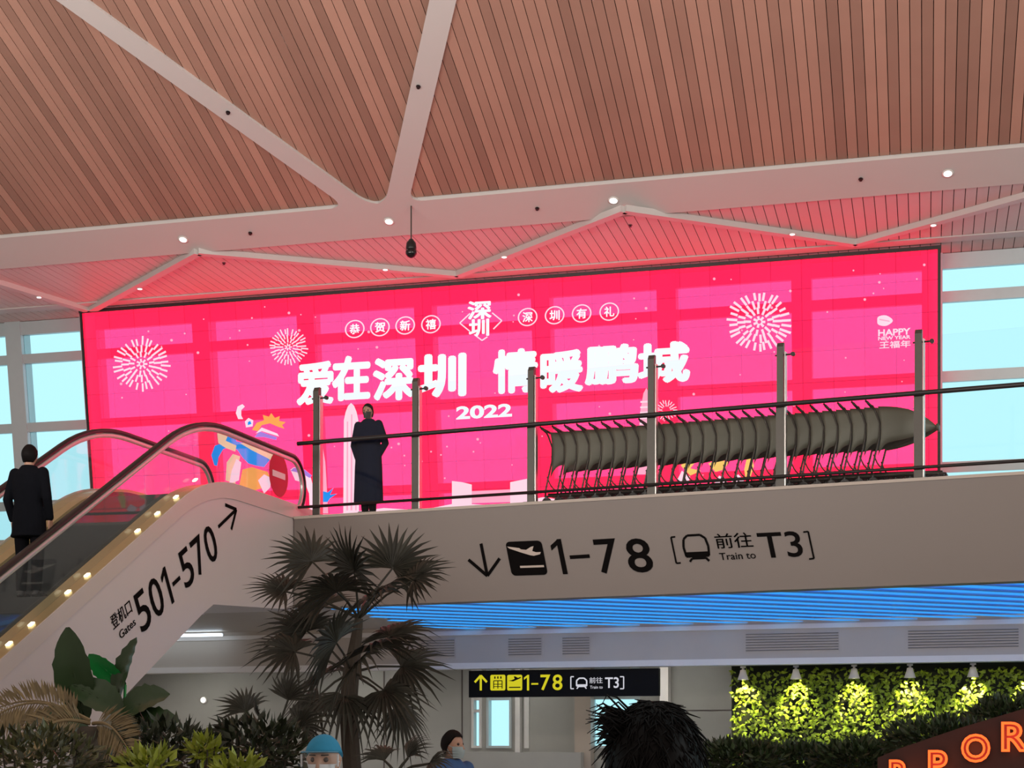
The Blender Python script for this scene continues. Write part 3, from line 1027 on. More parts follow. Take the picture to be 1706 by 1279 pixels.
pin(sp(q, rounded(0, 0, 1, 1, .1), MB()).build('lift_icon', E_yel), hs)
q = SQ(817, 842, 1150, 26, .010)
mb = MB()
sl(q, [(.22, .12), (.22, .62), (.78, .62), (.78, .12)], .016, mb); sl(q, [(.5, .12), (.5, .62)], .016, mb)
for k in (.3, .5, .7): sl(q, [(k, .75), (k, .9)], .025, mb)
for k in (.25, .4): sl(q, [(.22, k), (.78, k)], .012, mb)
pin(mb.build('icon_line', M_signb), hs)
q = SQ(845, 870, 1150, 26)
pin(sp(q, rounded(0, 0, 1, 1, .1), MB()).build('departure_icon', E_yel), hs)
q = SQ(845, 870, 1150, 26, .010)
mb = MB()
sp(q, [(.08, .62), (.3, .66), (.5, .74), (.44, .9), (.54, .9), (.72, .8), (.9, .86), (.92, .8), (.7, .7), (.4, .58)], mb)
sl(q, [(.12, .2), (.88, .2)], .02, mb)
pin(mb.build('airplane_mark', M_signb), hs)
st('gate_number', '1-78', 873, 937, 1150, 26, E_yel, .012)
q = SQ(951, 956, 1147, 20); pin(sl(q, [(1, 1), (0, 1), (0, 0), (1, 0)], .02, MB()).build('bracket', E_sw), hs)
q = SQ(1033, 1039, 1147, 20); pin(sl(q, [(0, 1), (1, 1), (1, 0), (0, 0)], .02, MB()).build('bracket', E_sw), hs)
q = SQ(959, 979, 1147, 18)
mb = MB(); sl(q, [(.08, .25), (.08, .75), (.3, .97), (.7, .97), (.92, .75), (.92, .25), (.08, .25)], .025, mb); sp(q, [(.08, .22), (.92, .22), (.92, .4), (.08, .4)], mb); sl(q, [(.1, 0), (.25, .2), (.75, .2), (.9, 0)], .02, mb)
pin(mb.build('train_icon', E_sw), hs)
st('chinese_text', '前往', 982, 1004, 1138, 10, E_sw, .0)
st('small_text', 'Train to', 983, 1004, 1147, 5, E_sw, .0)
st('terminal_number', 'T3', 1008, 1031, 1146, 18, E_sw, .012)

# ------------------------------------------------------------------ green wall with spotlights
YG = 28.7
gx0 = atY(1217, 1180, YG).x
gx1 = 6.0
M_soil = mat('dark_backing', (0.02, 0.025, 0.012), 0.9, 0, 0.2, 8)
gw = thing('green_wall', 'living green wall of small leaves lit by a row of spotlights', 'green wall', (gx0, YG, 0))
pin(MB().span((gx0, YG + 0.12, 0.02), (gx1, YG + 0.2, ZT - 0.02)).build('backing_panel', M_soil), gw)
def leaf_mat(name, col, var=0.3, rough=0.45, trans=0.25):
    m = mat(name, col, rough, 0, var, 5, 0, 0.4, var)
    return m
M_gleaf = leaf_mat('wall_leaf', (0.24, 0.34, 0.02), .45)
rnd = random.Random(3)
def leafquad(mb, p, d, nrm, L, w):
    d = d.normalized()
    s = d.cross(nrm)
    if s.length < 1e-4: s = d.orthogonal()
    s.normalize()
    mb.add([p, p + d * L * .45 + s * w / 2 - nrm * w * .1, p + d * L, p + d * L * .45 - s * w / 2 - nrm * w * .1], [(0, 1, 2), (0, 2, 3)])
mb = MB()
for i in range(10500):
    x = rnd.uniform(gx0 + 0.02, gx1)
    z = rnd.uniform(0.8, ZT - 0.12) if rnd.random() < .85 else rnd.uniform(0.1, .8)
    y = YG + 0.1 - rnd.random() * 0.22
    d = Vector((rnd.uniform(-1, 1), rnd.uniform(-.6, .05), rnd.uniform(-1, .5)))
    nrm = Vector((rnd.uniform(-.5, .5), -1, rnd.uniform(-.1, .8))).normalized()
    leafquad(mb, Vector((x, y, z)), d, nrm, rnd.uniform(.07, .13), rnd.uniform(.04, .07))
fo = pin(mb.build('foliage', M_gleaf), gw)
fo['kind'] = 'stuff'
sp_px = [1238, 1326, 1423, 1516, 1621, 1716]
lbl = ['spotlight at the left end of the green wall', 'second spotlight from the left end of the green wall', 'third spotlight from the left end of the green wall', 'fourth spotlight on the green wall, left of the neon letter O', 'spotlight on the green wall above the neon letter O', 'spotlight on the green wall above the last neon letter R']
YL = YG - 0.27
for px, lb in zip(sp_px, lbl):
    p = atY(px, 1118, YL)
    t = thing('spotlight', 'small white ' + lb, 'spotlight', (p.x, YL, ZT - 0.05), 0, 'spotlights over the green wall')
    MB().lathe([(.05, -.0), (.05, -.03), (.02, -.035), (.02, -.06)], 12).build('mount', M_white, t, True)
    MB().lathe([(.02, -.06), (.05, -.07), (.06, -.12), (.10, -.24), (.092, -.24), (.05, -.13), (.02, -.12)], 18).build('lamp_shade', M_white, t, True)
    MB().lathe([(.045, -.15), (.045, -.16)], 12).build('bulb', emit('spot_bulb', (1, .95, .6), 6), t)
    d = bpy.data.lights.new('spot_lamp', 'SPOT')
    d.energy = 150; d.color = (1.0, 0.93, 0.36); d.spot_size = R(84); d.spot_blend = .8; d.shadow_soft_size = .04
    lo = bpy.data.objects.new('spot_lamp', d)
    COL.objects.link(lo)
    lo.parent = t
    lo.location = (0, 0.0, -.2)
    lo.rotation_euler = (R(30), 0, 0)

# ------------------------------------------------------------------ neon letters
E_neon = emit('neon_orange', (1.5, 0.16, 0.03), 1.6)
M_redlit = mat('red_lit_panel', (0.025, 0.009, 0.007), 0.5, 0, 0.2, 6)  # added panel; its dark red stands in for foliage lit by neon
YNn = 14.0
ns = thing('neon_sign', 'orange neon letters rising to the right before an added panel coloured by their red glow', 'sign', atY(1600, 1279, YNn))
def ny(px, py, off=0.0): return atY(px, py, YNn - off)
mb = MB()
poly = [ny(1462, 1262, -.05), ny(1500, 1246, -.05), ny(1600, 1212, -.05), ny(1720, 1176, -.05), ny(1850, 1140, -.05), ny(1850, 1300, -.05), ny(1462, 1300, -.05)]
poly[5].z = 0.02; poly[6].z = 0.02
pin(mb.prism(poly, (0, .12, 0)).build('backing_panel', M_redlit), ns)
for ch, x0, x1, yb, h in [('R', 1481, 1519, 1313, 48), ('P', 1546, 1579, 1297, 48), ('O', 1601, 1650, 1270, 48), ('R', 1668, 1716, 1252, 50), ('T', 1728, 1772, 1236, 50)]:
    o = ny(x0, yb, .03)
    xv = ny(x1, yb, .03) - o
    yv = ny(x0, yb - h, .03) - o
    pin(put_text('neon_letter', ch, o, xv, yv, E_neon, None, 0.02, .02, True, .035), ns)
    d = bpy.data.lights.new('neon_glow', 'POINT')
    d.energy = 1.6; d.color = (1, .16, .05); d.shadow_soft_size = .12
    l = bpy.data.objects.new('neon_glow', d)
    COL.objects.link(l)
    l.location = o + xv * .5 + yv * .5 + Vector((0, -.12, 0))
    pin(l, ns)
    pin(put_text('letter_face', ch, o + Vector((0, .012, 0)), xv, yv, mat('letter_red', (.25, .03, .02), .5), None, 0.015, .01), ns)

# ------------------------------------------------------------------ escalators
XA = -10.2
EW = 1.55
YT = 19.3
TAN = math.tan(R(30))
YBOT = YT - UF / TAN
def zn(y): return 0.0 if y <= YBOT else (UF if y >= YT else (y - YBOT) * TAN)
def curve_profile(off, ys, ye, rnd_=0.9, n=8):
    """line at height off above the nosing line, corners rounded"""
    k0, k1 = Vector((YBOT, off)), Vector((YT, UF + off))
    pts = [Vector((ys, off))]
    for k, din, dout in [(k0, Vector((1, 0)), Vector((math.cos(R(30)), .5))), (k1, Vector((math.cos(R(30)), .5)), Vector((1, 0)))]:
        p0, p2 = k - din * rnd_, k + dout * rnd_
        for i in range(n + 1):
            t = i / n
            pts.append(p0 * (1 - t) ** 2 + k * 2 * t * (1 - t) + p2 * t * t)
    pts.append(Vector((ye, UF + off)))
    return pts
Y0e, Y1e = YBOT - 2.0, 22.75
es = thing('escalator', 'escalator with black handrails and lettered beige side rising to the balcony', 'escalator', (XA - EW / 2, YBOT, 0))
def epin(o): return pin(o, es)
M_espan = mat('escalator_inside', (0.035, 0.033, 0.033), 0.25, 0.2, 0.1, 6)
M_gold = mat('brass_skirting', (0.66, 0.56, 0.30), 0.3, 0.6, 0.06, 10)
M_stepm = mat('step_metal', (0.018, 0.018, 0.018), 0.6, 0.0, 0.1, 30)
def strip(mb, top, bot, x0, x1):
    """closed wall between a top line and a bottom line of (y,z) points"""
    poly = [Vector((x0, p.x, p.y)) for p in top] + [Vector((x0, p.x, p.y)) for p in bot[::-1]]
    return mb.prism(poly, (x1 - x0, 0, 0))
class V2(Vector): pass
def pline(off, ys, ye): return curve_profile(off, ys, ye)
# outer cladding, both sides and closed underside
deck = pline(0.13, Y0e + 0.2, 22.72)
bot = [Vector((Y0e + 0.2, 0.005)), Vector((YBOT + 1.58 / TAN, 0.005)), Vector((YT - 0.2, UF - 1.58 - 0.2 * TAN)), Vector((YT + .15, UF - 1.52)), Vector((21.7, UF - 1.40)), Vector((22.72, UF - 1.36))]
for nm, x0, x1 in (('side_cladding', XA + 0.10, XA + 0.18), ('side_cladding', XA - EW - 0.18, XA - EW - 0.10)):
    mb = MB()
    k = len(deck)
    strip(mb, deck, bot, x0, x1)
    epin(mb.build(nm, M_escal))
und = [Vector((p.x, p.y + 0.02)) for p in bot[1:]]
mb = MB()
for a, b in zip(und[:-1], und[1:]):
    mb.prism([(XA - EW - .10, a.x, a.y), (XA + .10, a.x, a.y), (XA + .10, b.x, b.y), (XA - EW - .10, b.x, b.y)], (0, 0, .04))
epin(mb.build('underside_panel', M_escal))
# deck strips with lamps, inner skirting, glass, handrails
for side, xc, sgn in ((0, XA, 1), (1, XA - EW, -1)):
    mb = MB()
    d0, d1 = pline(0.135, Y0e + .2, 22.7), pline(0.175, Y0e + .2, 22.7)
    strip(mb, d1, d0, xc - 0.16 if side == 0 else xc - .18, xc + 0.18 if side == 0 else xc + .16)
    epin(mb.build('deck_cover', M_gold))
    # bright outer edge moulding
    mb = MB()
    strip(mb, pline(0.20, Y0e + .2, 22.7), pline(-0.02, Y0e + .2, 22.7), xc + sgn * .181, xc + sgn * .197)
    epin(mb.build('edge_moulding', mat('pale_edge', (.62, .57, .52), .35, 0, .03, 4)))
    mb = MB()
    strip(mb, pline(0.13, Y0e + .3, 22.6), pline(-0.18, Y0e + .3, 22.6), xc - sgn * .17, xc - sgn * .13)
    epin(mb.build('inner_skirting', M_espan))
    # glass with round ends
    top, low = pline(0.90, Y0e + .35, 22.35), pline(0.18, Y0e + .2, 22.45)
    n0 = [Vector((22.35 + .36 * math.sin(R(a)), UF + .54 + .36 * math.cos(R(a)))) for a in range(0, 181, 18)]
    n1 = [Vector((Y0e + .35 - .36 * math.sin(R(a)), .54 + .36 * math.cos(R(a)))) for a in range(180, -1, -18)]
    mb = MB()
    poly = n1 + top[1:-1] + n0 + low[::-1]
    strip(mb, n1 + top[1:-1] + n0, low, xc - .008, xc + .008)
    epin(mb.build('glass_balustrade', M_esc_glass))
    ht = pline(0.96, Y0e + .35, 22.35)
    e0 = [Vector((22.35 + .42 * math.sin(R(a)), UF + .54 + .42 * math.cos(R(a)))) for a in range(10, 176, 11)]
    e1 = [Vector((Y0e + .35 - .42 * math.sin(R(a)), .54 + .42 * math.cos(R(a)))) for a in range(170, 5, -11)]
    path = [Vector((xc, p.x, p.y)) for p in e1 + ht + e0]
    # flat rubber handrail section on a steel guide
    def sweep(path, w, h, dz, name, m):
        mb = MB()
        rows = []
        for i, p in enumerate(path):
            a, b = path[max(i - 1, 0)], path[min(i + 1, len(path) - 1)]
            d = (b - a).normalized()
            u = Vector((0, -d.z, d.y))
            row = []
            for k in range(10):
                t = 2 * math.pi * k / 10
                row.append(p + Vector((w * math.copysign(abs(math.cos(t)) ** .6, math.cos(t)), 0, 0)) + u * (dz + h * math.copysign(abs(math.sin(t)) ** .6, math.sin(t))))
            rows.append(row)
        mb.rings(rows)
        return epin(mb.build(name, m, None, True))
    sweep(path, .042, .030, .030, 'handrail', M_black)
    sweep(path, .026, .034, -.034, 'handrail_guide', mat('guide_steel', (.62, .63, .62), .28, .55, .05, 20))
# steps
mb = MB()
y = YBOT
poly_top = []
while y < YT - .05:
    z = zn(y)
    mb.span((XA - EW + .17, y, max(z - .25, .005)), (XA - .17, y + .40, z + .11))
    y += .3464
epin(mb.build('step_band', M_stepm))
mb = MB().span((XA - EW + .17, YT + .2, UF - .15), (XA - .17, 22.7, UF + .0))
mb.span((XA - EW + .17, Y0e + .2, .005), (XA - .17, YBOT - .02, .02))
epin(mb.build('landing_plate', M_steel))
es2 = dup(es, (XA - EW / 2 - 3.65, YBOT, 0), None, 'second escalator with black handrails, beyond the one with lettering')
# matrix_parent_inverse is copied with each part, so the parts follow their own root
# small deck lamps on the lettered escalator
for i, (px, py) in enumerate([(293, 830), (262, 861), (229, 894), (145, 960), (113, 985), (52, 1040), (15, 1072), (325, 800)]):
    p = atX(px, py, XA + .06)
    zz_ = zn(p.y) + .178
    mb = MB().box((0, 0, 0), (.045, .085, .02), Matrix.Rotation(R(30), 3, 'X'))
    mb.v = [v + Vector((XA + .06, p.y, zz_ + .012)) for v in mb.v]
    epin(mb.build('deck_lamp', emit('deck_lamp_warm', (1, .85, .55), 2.2)))
# lettering on its side
XT = XA + 0.186
def ex(px, py): return atX(px, py, XT)
INC = Vector((0, math.cos(R(30)), math.sin(R(30))))
IUP = Vector((0, -math.sin(R(30)), math.cos(R(30))))
def etext(name, body, p0, p1, ptop, bold=0.0):
    o = ex(*p0)
    xv = INC * (ex(*p1) - o).dot(INC)
    yv = IUP * (ex(*ptop) - o).dot(IUP)
    return epin(put_text(name, body, o, xv, yv, M_ink, None, bold, .004))
o = ex(238, 1058)
wpx = ex(367, 930)
etext('gate_number', '501-570', (237, 1056), (367, 932), (223, 992), .004)
etext('chinese_text', '登机口', (189, 1050), (221, 1019), (181, 1029), 0.0)
etext('small_text', 'Gates', (201, 1065), (226, 1038), (197, 1053), 0.0)
class EQ:
    def __init__(s, p0, w, h): s.o = ex(*p0); s.w = w; s.h = h
    def __call__(s, a, b): return s.o + INC * s.w * a + IUP * s.h * b
q = EQ((369, 898), .62, .36)
mb = MB()
XN = Vector((1, 0, 0))
for a, b in [((0, .5), (1, .5)), ((.55, 1.0), (1, .5)), ((.55, 0), (1, .5))]:
    mb.bar(q(*a), q(*b), .045, .006, XN)
epin(mb.build('arrow', M_ink))
# round no-entry sign stuck on the glass end
cz = atX(463, 791, XA)
mb = MB()
nn = 32
rr = 0.33
mb.prism([(XA + .011, cz.y + rr * math.cos(2 * math.pi * i / nn), cz.z + rr * math.sin(2 * math.pi * i / nn)) for i in range(nn)], (.004, 0, 0))
o = epin(mb.build('no_entry_sign', mat('sign_red', (.52, .012, .012), .4)))
mb = MB().span((XA + .016, cz.y - .22, cz.z - .045), (XA + .019, cz.y + .22, cz.z + .045))
b_ = mb.build('white_bar', mat('sign_white_paint', (.8, .8, .8), .4))
b_.parent = o
b_.matrix_parent_inverse = (es.matrix_basis @ o.matrix_parent_inverse).inverted()
b_['label'] = 'white bar across the red disc'

# linear lamp in the lower ceiling beside the escalator
p = atZ(350, 1062, ZSO + 0.1)
t = tag(MB().box((0, 0, 0), (2.2, .14, .05)).build('linear_lamp', emit('cool_lamp', (.8, .95, 1.1), 3)), 'bright cool linear lamp under the balcony beside the escalator', 'lamp')
t.location = (p.x, min(p.y, 27.6), ZSO + 0.03)
t2 = MB().prism([Vector((-16, 23.2, ZSO + .1)), Vector((-10.02, 23.2, ZSO + .1)), Vector((-10.02, Y2, ZSO + .1)), Vector((-16, Y2, ZSO + .1))], (0, 0, .1))
struct('ceiling_under_landing', t2, M_bulk)

# ------------------------------------------------------------------ ceiling fittings
def disc_lamp(p, nrm, label, r=.075, group='recessed downlights'):
    t = thing('downlight', label, 'downlight', p, 0, group)
    t.rotation_euler = Vector((0, 0, -1)).rotation_difference(nrm).to_euler()
    MB().lathe([(r * .8, -.004), (r * 1.15, -.006), (r * 1.15, .004), (r * .8, .004)], 20).build('trim_ring', M_white, t, True)
    MB().lathe([(r * .8, -.010), (r * .8, .003)], 20).build('lens', emit('downlight_lens', (1, .98, .95), 2.5), t)
    return t
for (px, py), lb in zip([(305, 399), (648, 369), (1022, 334), (1579, 289)], ['lit round downlight in the broad beam, farthest left of four', 'lit round downlight in the broad beam beside the hanging camera', 'lit round downlight in the broad beam above the zigzag rib peak', 'lit round downlight in the broad beam at its grey right end']):
    disc_lamp(on_slope(px, py, .006), NS, lb)
for (px, py), lb in zip([(65, 495), (233, 481), (642, 449), (840, 428), (1320, 390), (1555, 375)], ['small downlight under the white soffit left of the screen', 'small downlight on the zigzag rib near the left screen corner', 'small downlight under the pink soffit below the hanging camera', 'small downlight on the rib right of the hanging camera', 'small downlight on the rib above the large right firework', 'small downlight on the rib near the right screen corner']):
    disc_lamp(on_soffit(px, py, .052), Vector((0, 0, -1)), lb, .05, 'small soffit downlights')
# lit linear lamp in the wooden ceiling
a, b = on_slope(476, 56, -.09), on_slope(490, 82, -.09)
t = MB().bar(a - (a + b) / 2, b - (a + b) / 2, .05, .04, NS).build('linear_lamp', emit('ceil_lamp', (1, .98, .95), 3))
t.location = (a + b) / 2
tag(t, 'short lit linear lamp between the slats of the wooden ceiling', 'lamp')
lbs = ['sprinkler on the long diagonal rib of the wooden ceiling', 'sprinkler on the steep rib of the wooden ceiling', 'sprinkler on the beam left of the hanging camera', 'sprinkler on the beam right of the hanging camera', 'sprinkler on the beam near its right end', 'sprinkler on the soffit near the left zigzag rib', 'sprinkler on the soffit below the zigzag peak']
for i, ((px, py), lb) in enumerate(zip([(380, 187), (697, 144), (417, 388), (895, 347), (1434, 298), (373, 438), (1050, 375)], lbs)):
    slope = i < 5
    p = on_slope(px, py, .004 if i > 1 else .004) if slope else on_soffit(px, py, -.039)
    mb = MB().lathe([(.034, -.008), (.034, 0.0)], 12)
    mb.lathe([(.012, -.026), (.012, -.006)], 8)
    mb.lathe([(.024, -.032), (.024, -.026)], 10)
    t = mb.build('sprinkler', M_dark)
    t.location = p
    if slope: t.rotation_euler = Vector((0, 0, -1)).rotation_difference(NS).to_euler()
    tag(t, 'small dark ' + lb, 'sprinkler', 'ceiling sprinklers')
# hanging security camera
p = on_slope(685, 343)
bz_ = atY(683, 430, p.y)
cc = thing('security_camera', 'black dome camera hanging on a thin rod from the beam', 'camera', (p.x, p.y, bz_.z))
hh = p.z - bz_.z
MB().tube([(0, 0, .26), (0, 0, hh)], .012, 8).build('rod', M_post, cc)
MB().lathe([(.03, .30), (.05, .27), (.075, .24), (.085, .16), (.08, .12), (.02, .115)], 18).build('housing', M_black, cc, True)
MB().lathe([(.02, .0), (.06, .02), (.088, .06), (.09, .10), (.085, .118)], 18).build('dome', mat('black_dome', (.01, .01, .012), .08), cc, True)

# ------------------------------------------------------------------ luggage trolleys
M_shield = mat('trolley_shield', (0.115, 0.115, 0.088), 0.45, 0.1, 0.05, 6)
M_cart = mat('trolley_frame', (0.06, 0.052, 0.045), 0.35, 0.7, 0.1, 15)
def arc(p0, p1, bulge, n=7):
    p0, p1, b = Vector(p0), Vector(p1), Vector(bulge)
    return [p0.lerp(p1, i / n) + b * math.sin(math.pi * i / n) for i in range(n + 1)]
def make_trolley(label):
    t = thing('luggage_trolley', label, 'trolley', (0, 0, 0), 0, 'row of nested luggage trolleys')
    fr = MB()
    for s in (-1, 1):
        y = s * .30
        fr.tube([(-.04, y, 1.02), (.0, y, .95), (.06, y, .80), (.055, y, .62), (.0, y, .42), (-.04, y, .25), (-.05, y, .15)], .014, 8)
        fr.tube([(-.05, y, .16), (.35, y * .75, .17), (.80, y * .38, .17), (.88, y * .3, .17)], .014, 8)
        fr.tube(arc((-.02, y, .42), (.22, y * .93, .22), (-.03, 0, -.06)), .010, 6)
    fr.tube([(.88, -.09, .17), (.88, .09, .17)], .014, 8)
    fr.prism([(-.02, -.27, .17), (.84, -.10, .17), (.84, .10, .17), (-.02, .27, .17)], (0, 0, .035))
    for x, y in ((.05, .28), (.35, .22), (.62, .16)):
        fr.tube([(x, -y, .175), (x, y, .175)], .010, 6)
    fr.build('frame', M_cart, t, True)
    hd = MB()
    hd.tube([(-.10, -.31, 1.06), (-.10, .31, 1.06)], .018, 10)
    for s in (-1, 1):
        hd.tube([(-.03, s * .30, 1.0), (-.10, s * .30, 1.06), (-.13, s * .30, 1.09)], .013, 8)
    hd.build('handle', M_black, t, True)
    sh = MB()
    N = 18
    for s in (-1, 1):
        rows = []
        for i in range(N + 1):
            u = i / N
            x = .04 + .72 * u
            w = .325 - .235 * u ** 1.15
            zt = 1.0 - .02 * u - .22 * u ** 3.0
            zb = .56 + .02 * u + .15 * u ** 2.2
            if s < 0 and x < .22:
                q_ = max(0, (x - .06) / .16)
                zb = .40 + (.565 - .40) * math.sqrt(max(0, 1 - (1 - q_) ** 2))
            row = []
            for k in range(7):
                v = k / 6
                bow = .055 * math.sin(math.pi * v) * (1 - u)
                row.append(Vector((x + bow * .8, s * (w + .02 * math.sin(math.pi * v)), zb + (zt - zb) * v)))
            back = [p + Vector((0, -s * .008, 0)) for p in row[::-1]]
            rows.append(row + back)
        sh.rings(rows)
    sh.box((.775, 0, .745), (.03, .20, .07))
    sh.build('shield', M_shield, t, True)
    for x, y in ((-.03, .29), (-.03, -.29), (.80, .12), (.80, -.12)):
        w = MB()
        w.rings([[Vector((x + r_ * math.cos(2 * math.pi * j / 14), y + dy, .075 + r_ * math.sin(2 * math.pi * j / 14))) for j in range(14)] for r_, dy in ((.03, -.022), (.066, -.02), (.074, -.012), (.074, .012), (.066, .02), (.03, .022))])
        w.box((x, y, .125), (.02, .05, .08))
        w.build('wheel', M_black, t)
    return t
pA, pB = onF(926, 830, .95), onF(1566, 800, .95)
sA = sF(pA)
sB = sF(pB) - .80
NC = 26
rzF = math.atan2(FD.y, FD.x)
first = make_trolley('rearmost luggage trolley of the nested row, its full curved back edge open to view')
first.scale = (1.0, 1.0, 1.09)
first.location = F(sA, .95, UF)
first.rotation_euler = (0, 0, rzF)
ordw = ['second', 'third', 'fourth', 'fifth', 'sixth', 'seventh', 'eighth', 'ninth', 'tenth', 'eleventh', 'twelfth', 'thirteenth', 'fourteenth', 'fifteenth', 'sixteenth', 'seventeenth', 'eighteenth', 'nineteenth', 'twentieth', 'twenty-first', 'twenty-second', 'twenty-third', 'twenty-fourth', 'twenty-fifth']
for i in range(1, NC):
    lb = 'grey-green luggage trolley, %s in the nested row counted from its open rear end' % ordw[i - 1] if i < NC - 1 else 'foremost luggage trolley of the nested row, its whole tapering nose open to view'
    dup(first, F(sA + (sB - sA) * i / (NC - 1), .95, UF), rzF, lb)

# ------------------------------------------------------------------ people
def remesh(name, mb, m, parent, voxel=0.01, smooth=3):
    o = mb.build(name, m)
    r_ = o.modifiers.new('r', 'REMESH')
    r_.mode = 'VOXEL'
    r_.voxel_size = voxel
    if smooth:
        sm = o.modifiers.new('s', 'SMOOTH')
        sm.factor = .5
        sm.iterations = smooth
    dg = bpy.context.evaluated_depsgraph_get()
    dg.update()
    me = bpy.data.meshes.new_from_object(o.evaluated_get(dg))
    o.modifiers.clear()
    old = o.data
    o.data = me
    bpy.data.meshes.remove(old)
    me.name = name
    me.materials.clear()
    me.materials.append(m)
    for p in me.polygons: p.use_smooth = True
    o.parent = parent
    return o

def oval(mb, rows, n=20):
    """rows of (cx, cy, z, rx, ry)"""
    return mb.rings([[Vector((cx + rx * math.cos(2 * math.pi * j / n), cy + ry * math.sin(2 * math.pi * j / n), z)) for j in range(n)] for cx, cy, z, rx, ry in rows])

def head_shape(mb, c, k=1.0, turn=0.0):
    """head facing -Y, centre c, with brow, nose, lips, chin and ears"""
    c = Vector(c)
    rot = Matrix.Rotation(turn, 3, 'Z')
    n, m_ = 32, 24
    rows = []
    for i in range(m_ + 1):
        t = -math.pi / 2 + math.pi * i / m_
        q, z = max(math.cos(t), .01), math.sin(t)
        row = []
        for j in range(n):
            a = 2 * math.pi * j / n
            x, y = q * math.cos(a), q * math.sin(a)
            rx, ry, rz = .076, .096, .118
            if z < 0:
                rx *= 1 - .34 * (-z) ** 1.4
                if y < 0: ry *= 1 - .06 * (-z)
                else: ry *= 1 - .35 * (-z)
            p = Vector((x * rx, y * ry, z * rz))
            if y < -.2:
                p.y += .010 * math.exp(-((abs(p.x) - .031) / .014) ** 2 - ((p.z - .008) / .012) ** 2)      # eye sockets
                p.y -= .005 * math.exp(-(p.x / .045) ** 2 - ((p.z - .030) / .010) ** 2)                    # brow
                p.y -= .007 * math.exp(-(p.x / .020) ** 2 - ((p.z + .068) / .010) ** 2)                    # lips
                p.y -= .010 * math.exp(-(p.x / .024) ** 2 - ((p.z + .100) / .014) ** 2)                    # chin
            row.append(c + rot @ (p * k))
        rows.append(row)
    mb.rings(rows)
    def P_(x, y, z): return c + rot @ (Vector((x, y, z)) * k)
    mb.capsule(P_(0, -.094, .012), P_(0, -.114, -.030), .007 * k, .012 * k)
    mb.capsule(P_(-.011, -.100, -.036), P_(.011, -.100, -.036), .008 * k, .008 * k)
    for s in (-1, 1):
        mb.capsule(P_(s * .077, .004, .018), P_(s * .074, .000, -.022), .012 * k, .008 * k)
    return P_

def hand(mb, w, d, side, curl=.5):
    """wrist w, direction d of the fingers, palm and five fingers"""
    w, d = Vector(w), Vector(d).normalized()
    s = Vector((side, 0, 0))
    across = Vector((0, -1, 0))
    across = (across - d * across.dot(d)).normalized()
    inn = d.cross(across).normalized()
    if inn.x * side > 0: inn = -inn
    for k in range(4):
        o = w + across * (.030 - .020 * k) + d * .015
        e = w + across * (.034 - .022 * k) + d * .085
        mb.capsule(o, e, .014, .012, 3)
        L = (.072, .080, .075, .060)[k]
        m1 = e + d * L * .45 + inn * L * .12 * curl
        m2 = m1 + d * L * .32 + inn * L * .28 * curl
        m3 = m2 + d * L * .16 + inn * L * .28 * curl
        mb.capsule(e, m1, .0095, .009, 3)
        mb.capsule(m1, m2, .009, .0083, 3)
        mb.capsule(m2, m3, .0083, .0075, 3)
    t0 = w + across * .028 + d * .025
    t1 = t0 + across * .022 + d * .035 + inn * .012
    t2 = t1 + across * .004 + d * .030 + inn * .012
    mb.capsule(t0, t1, .013, .011, 3)
    mb.capsule(t1, t2, .011, .009, 3)

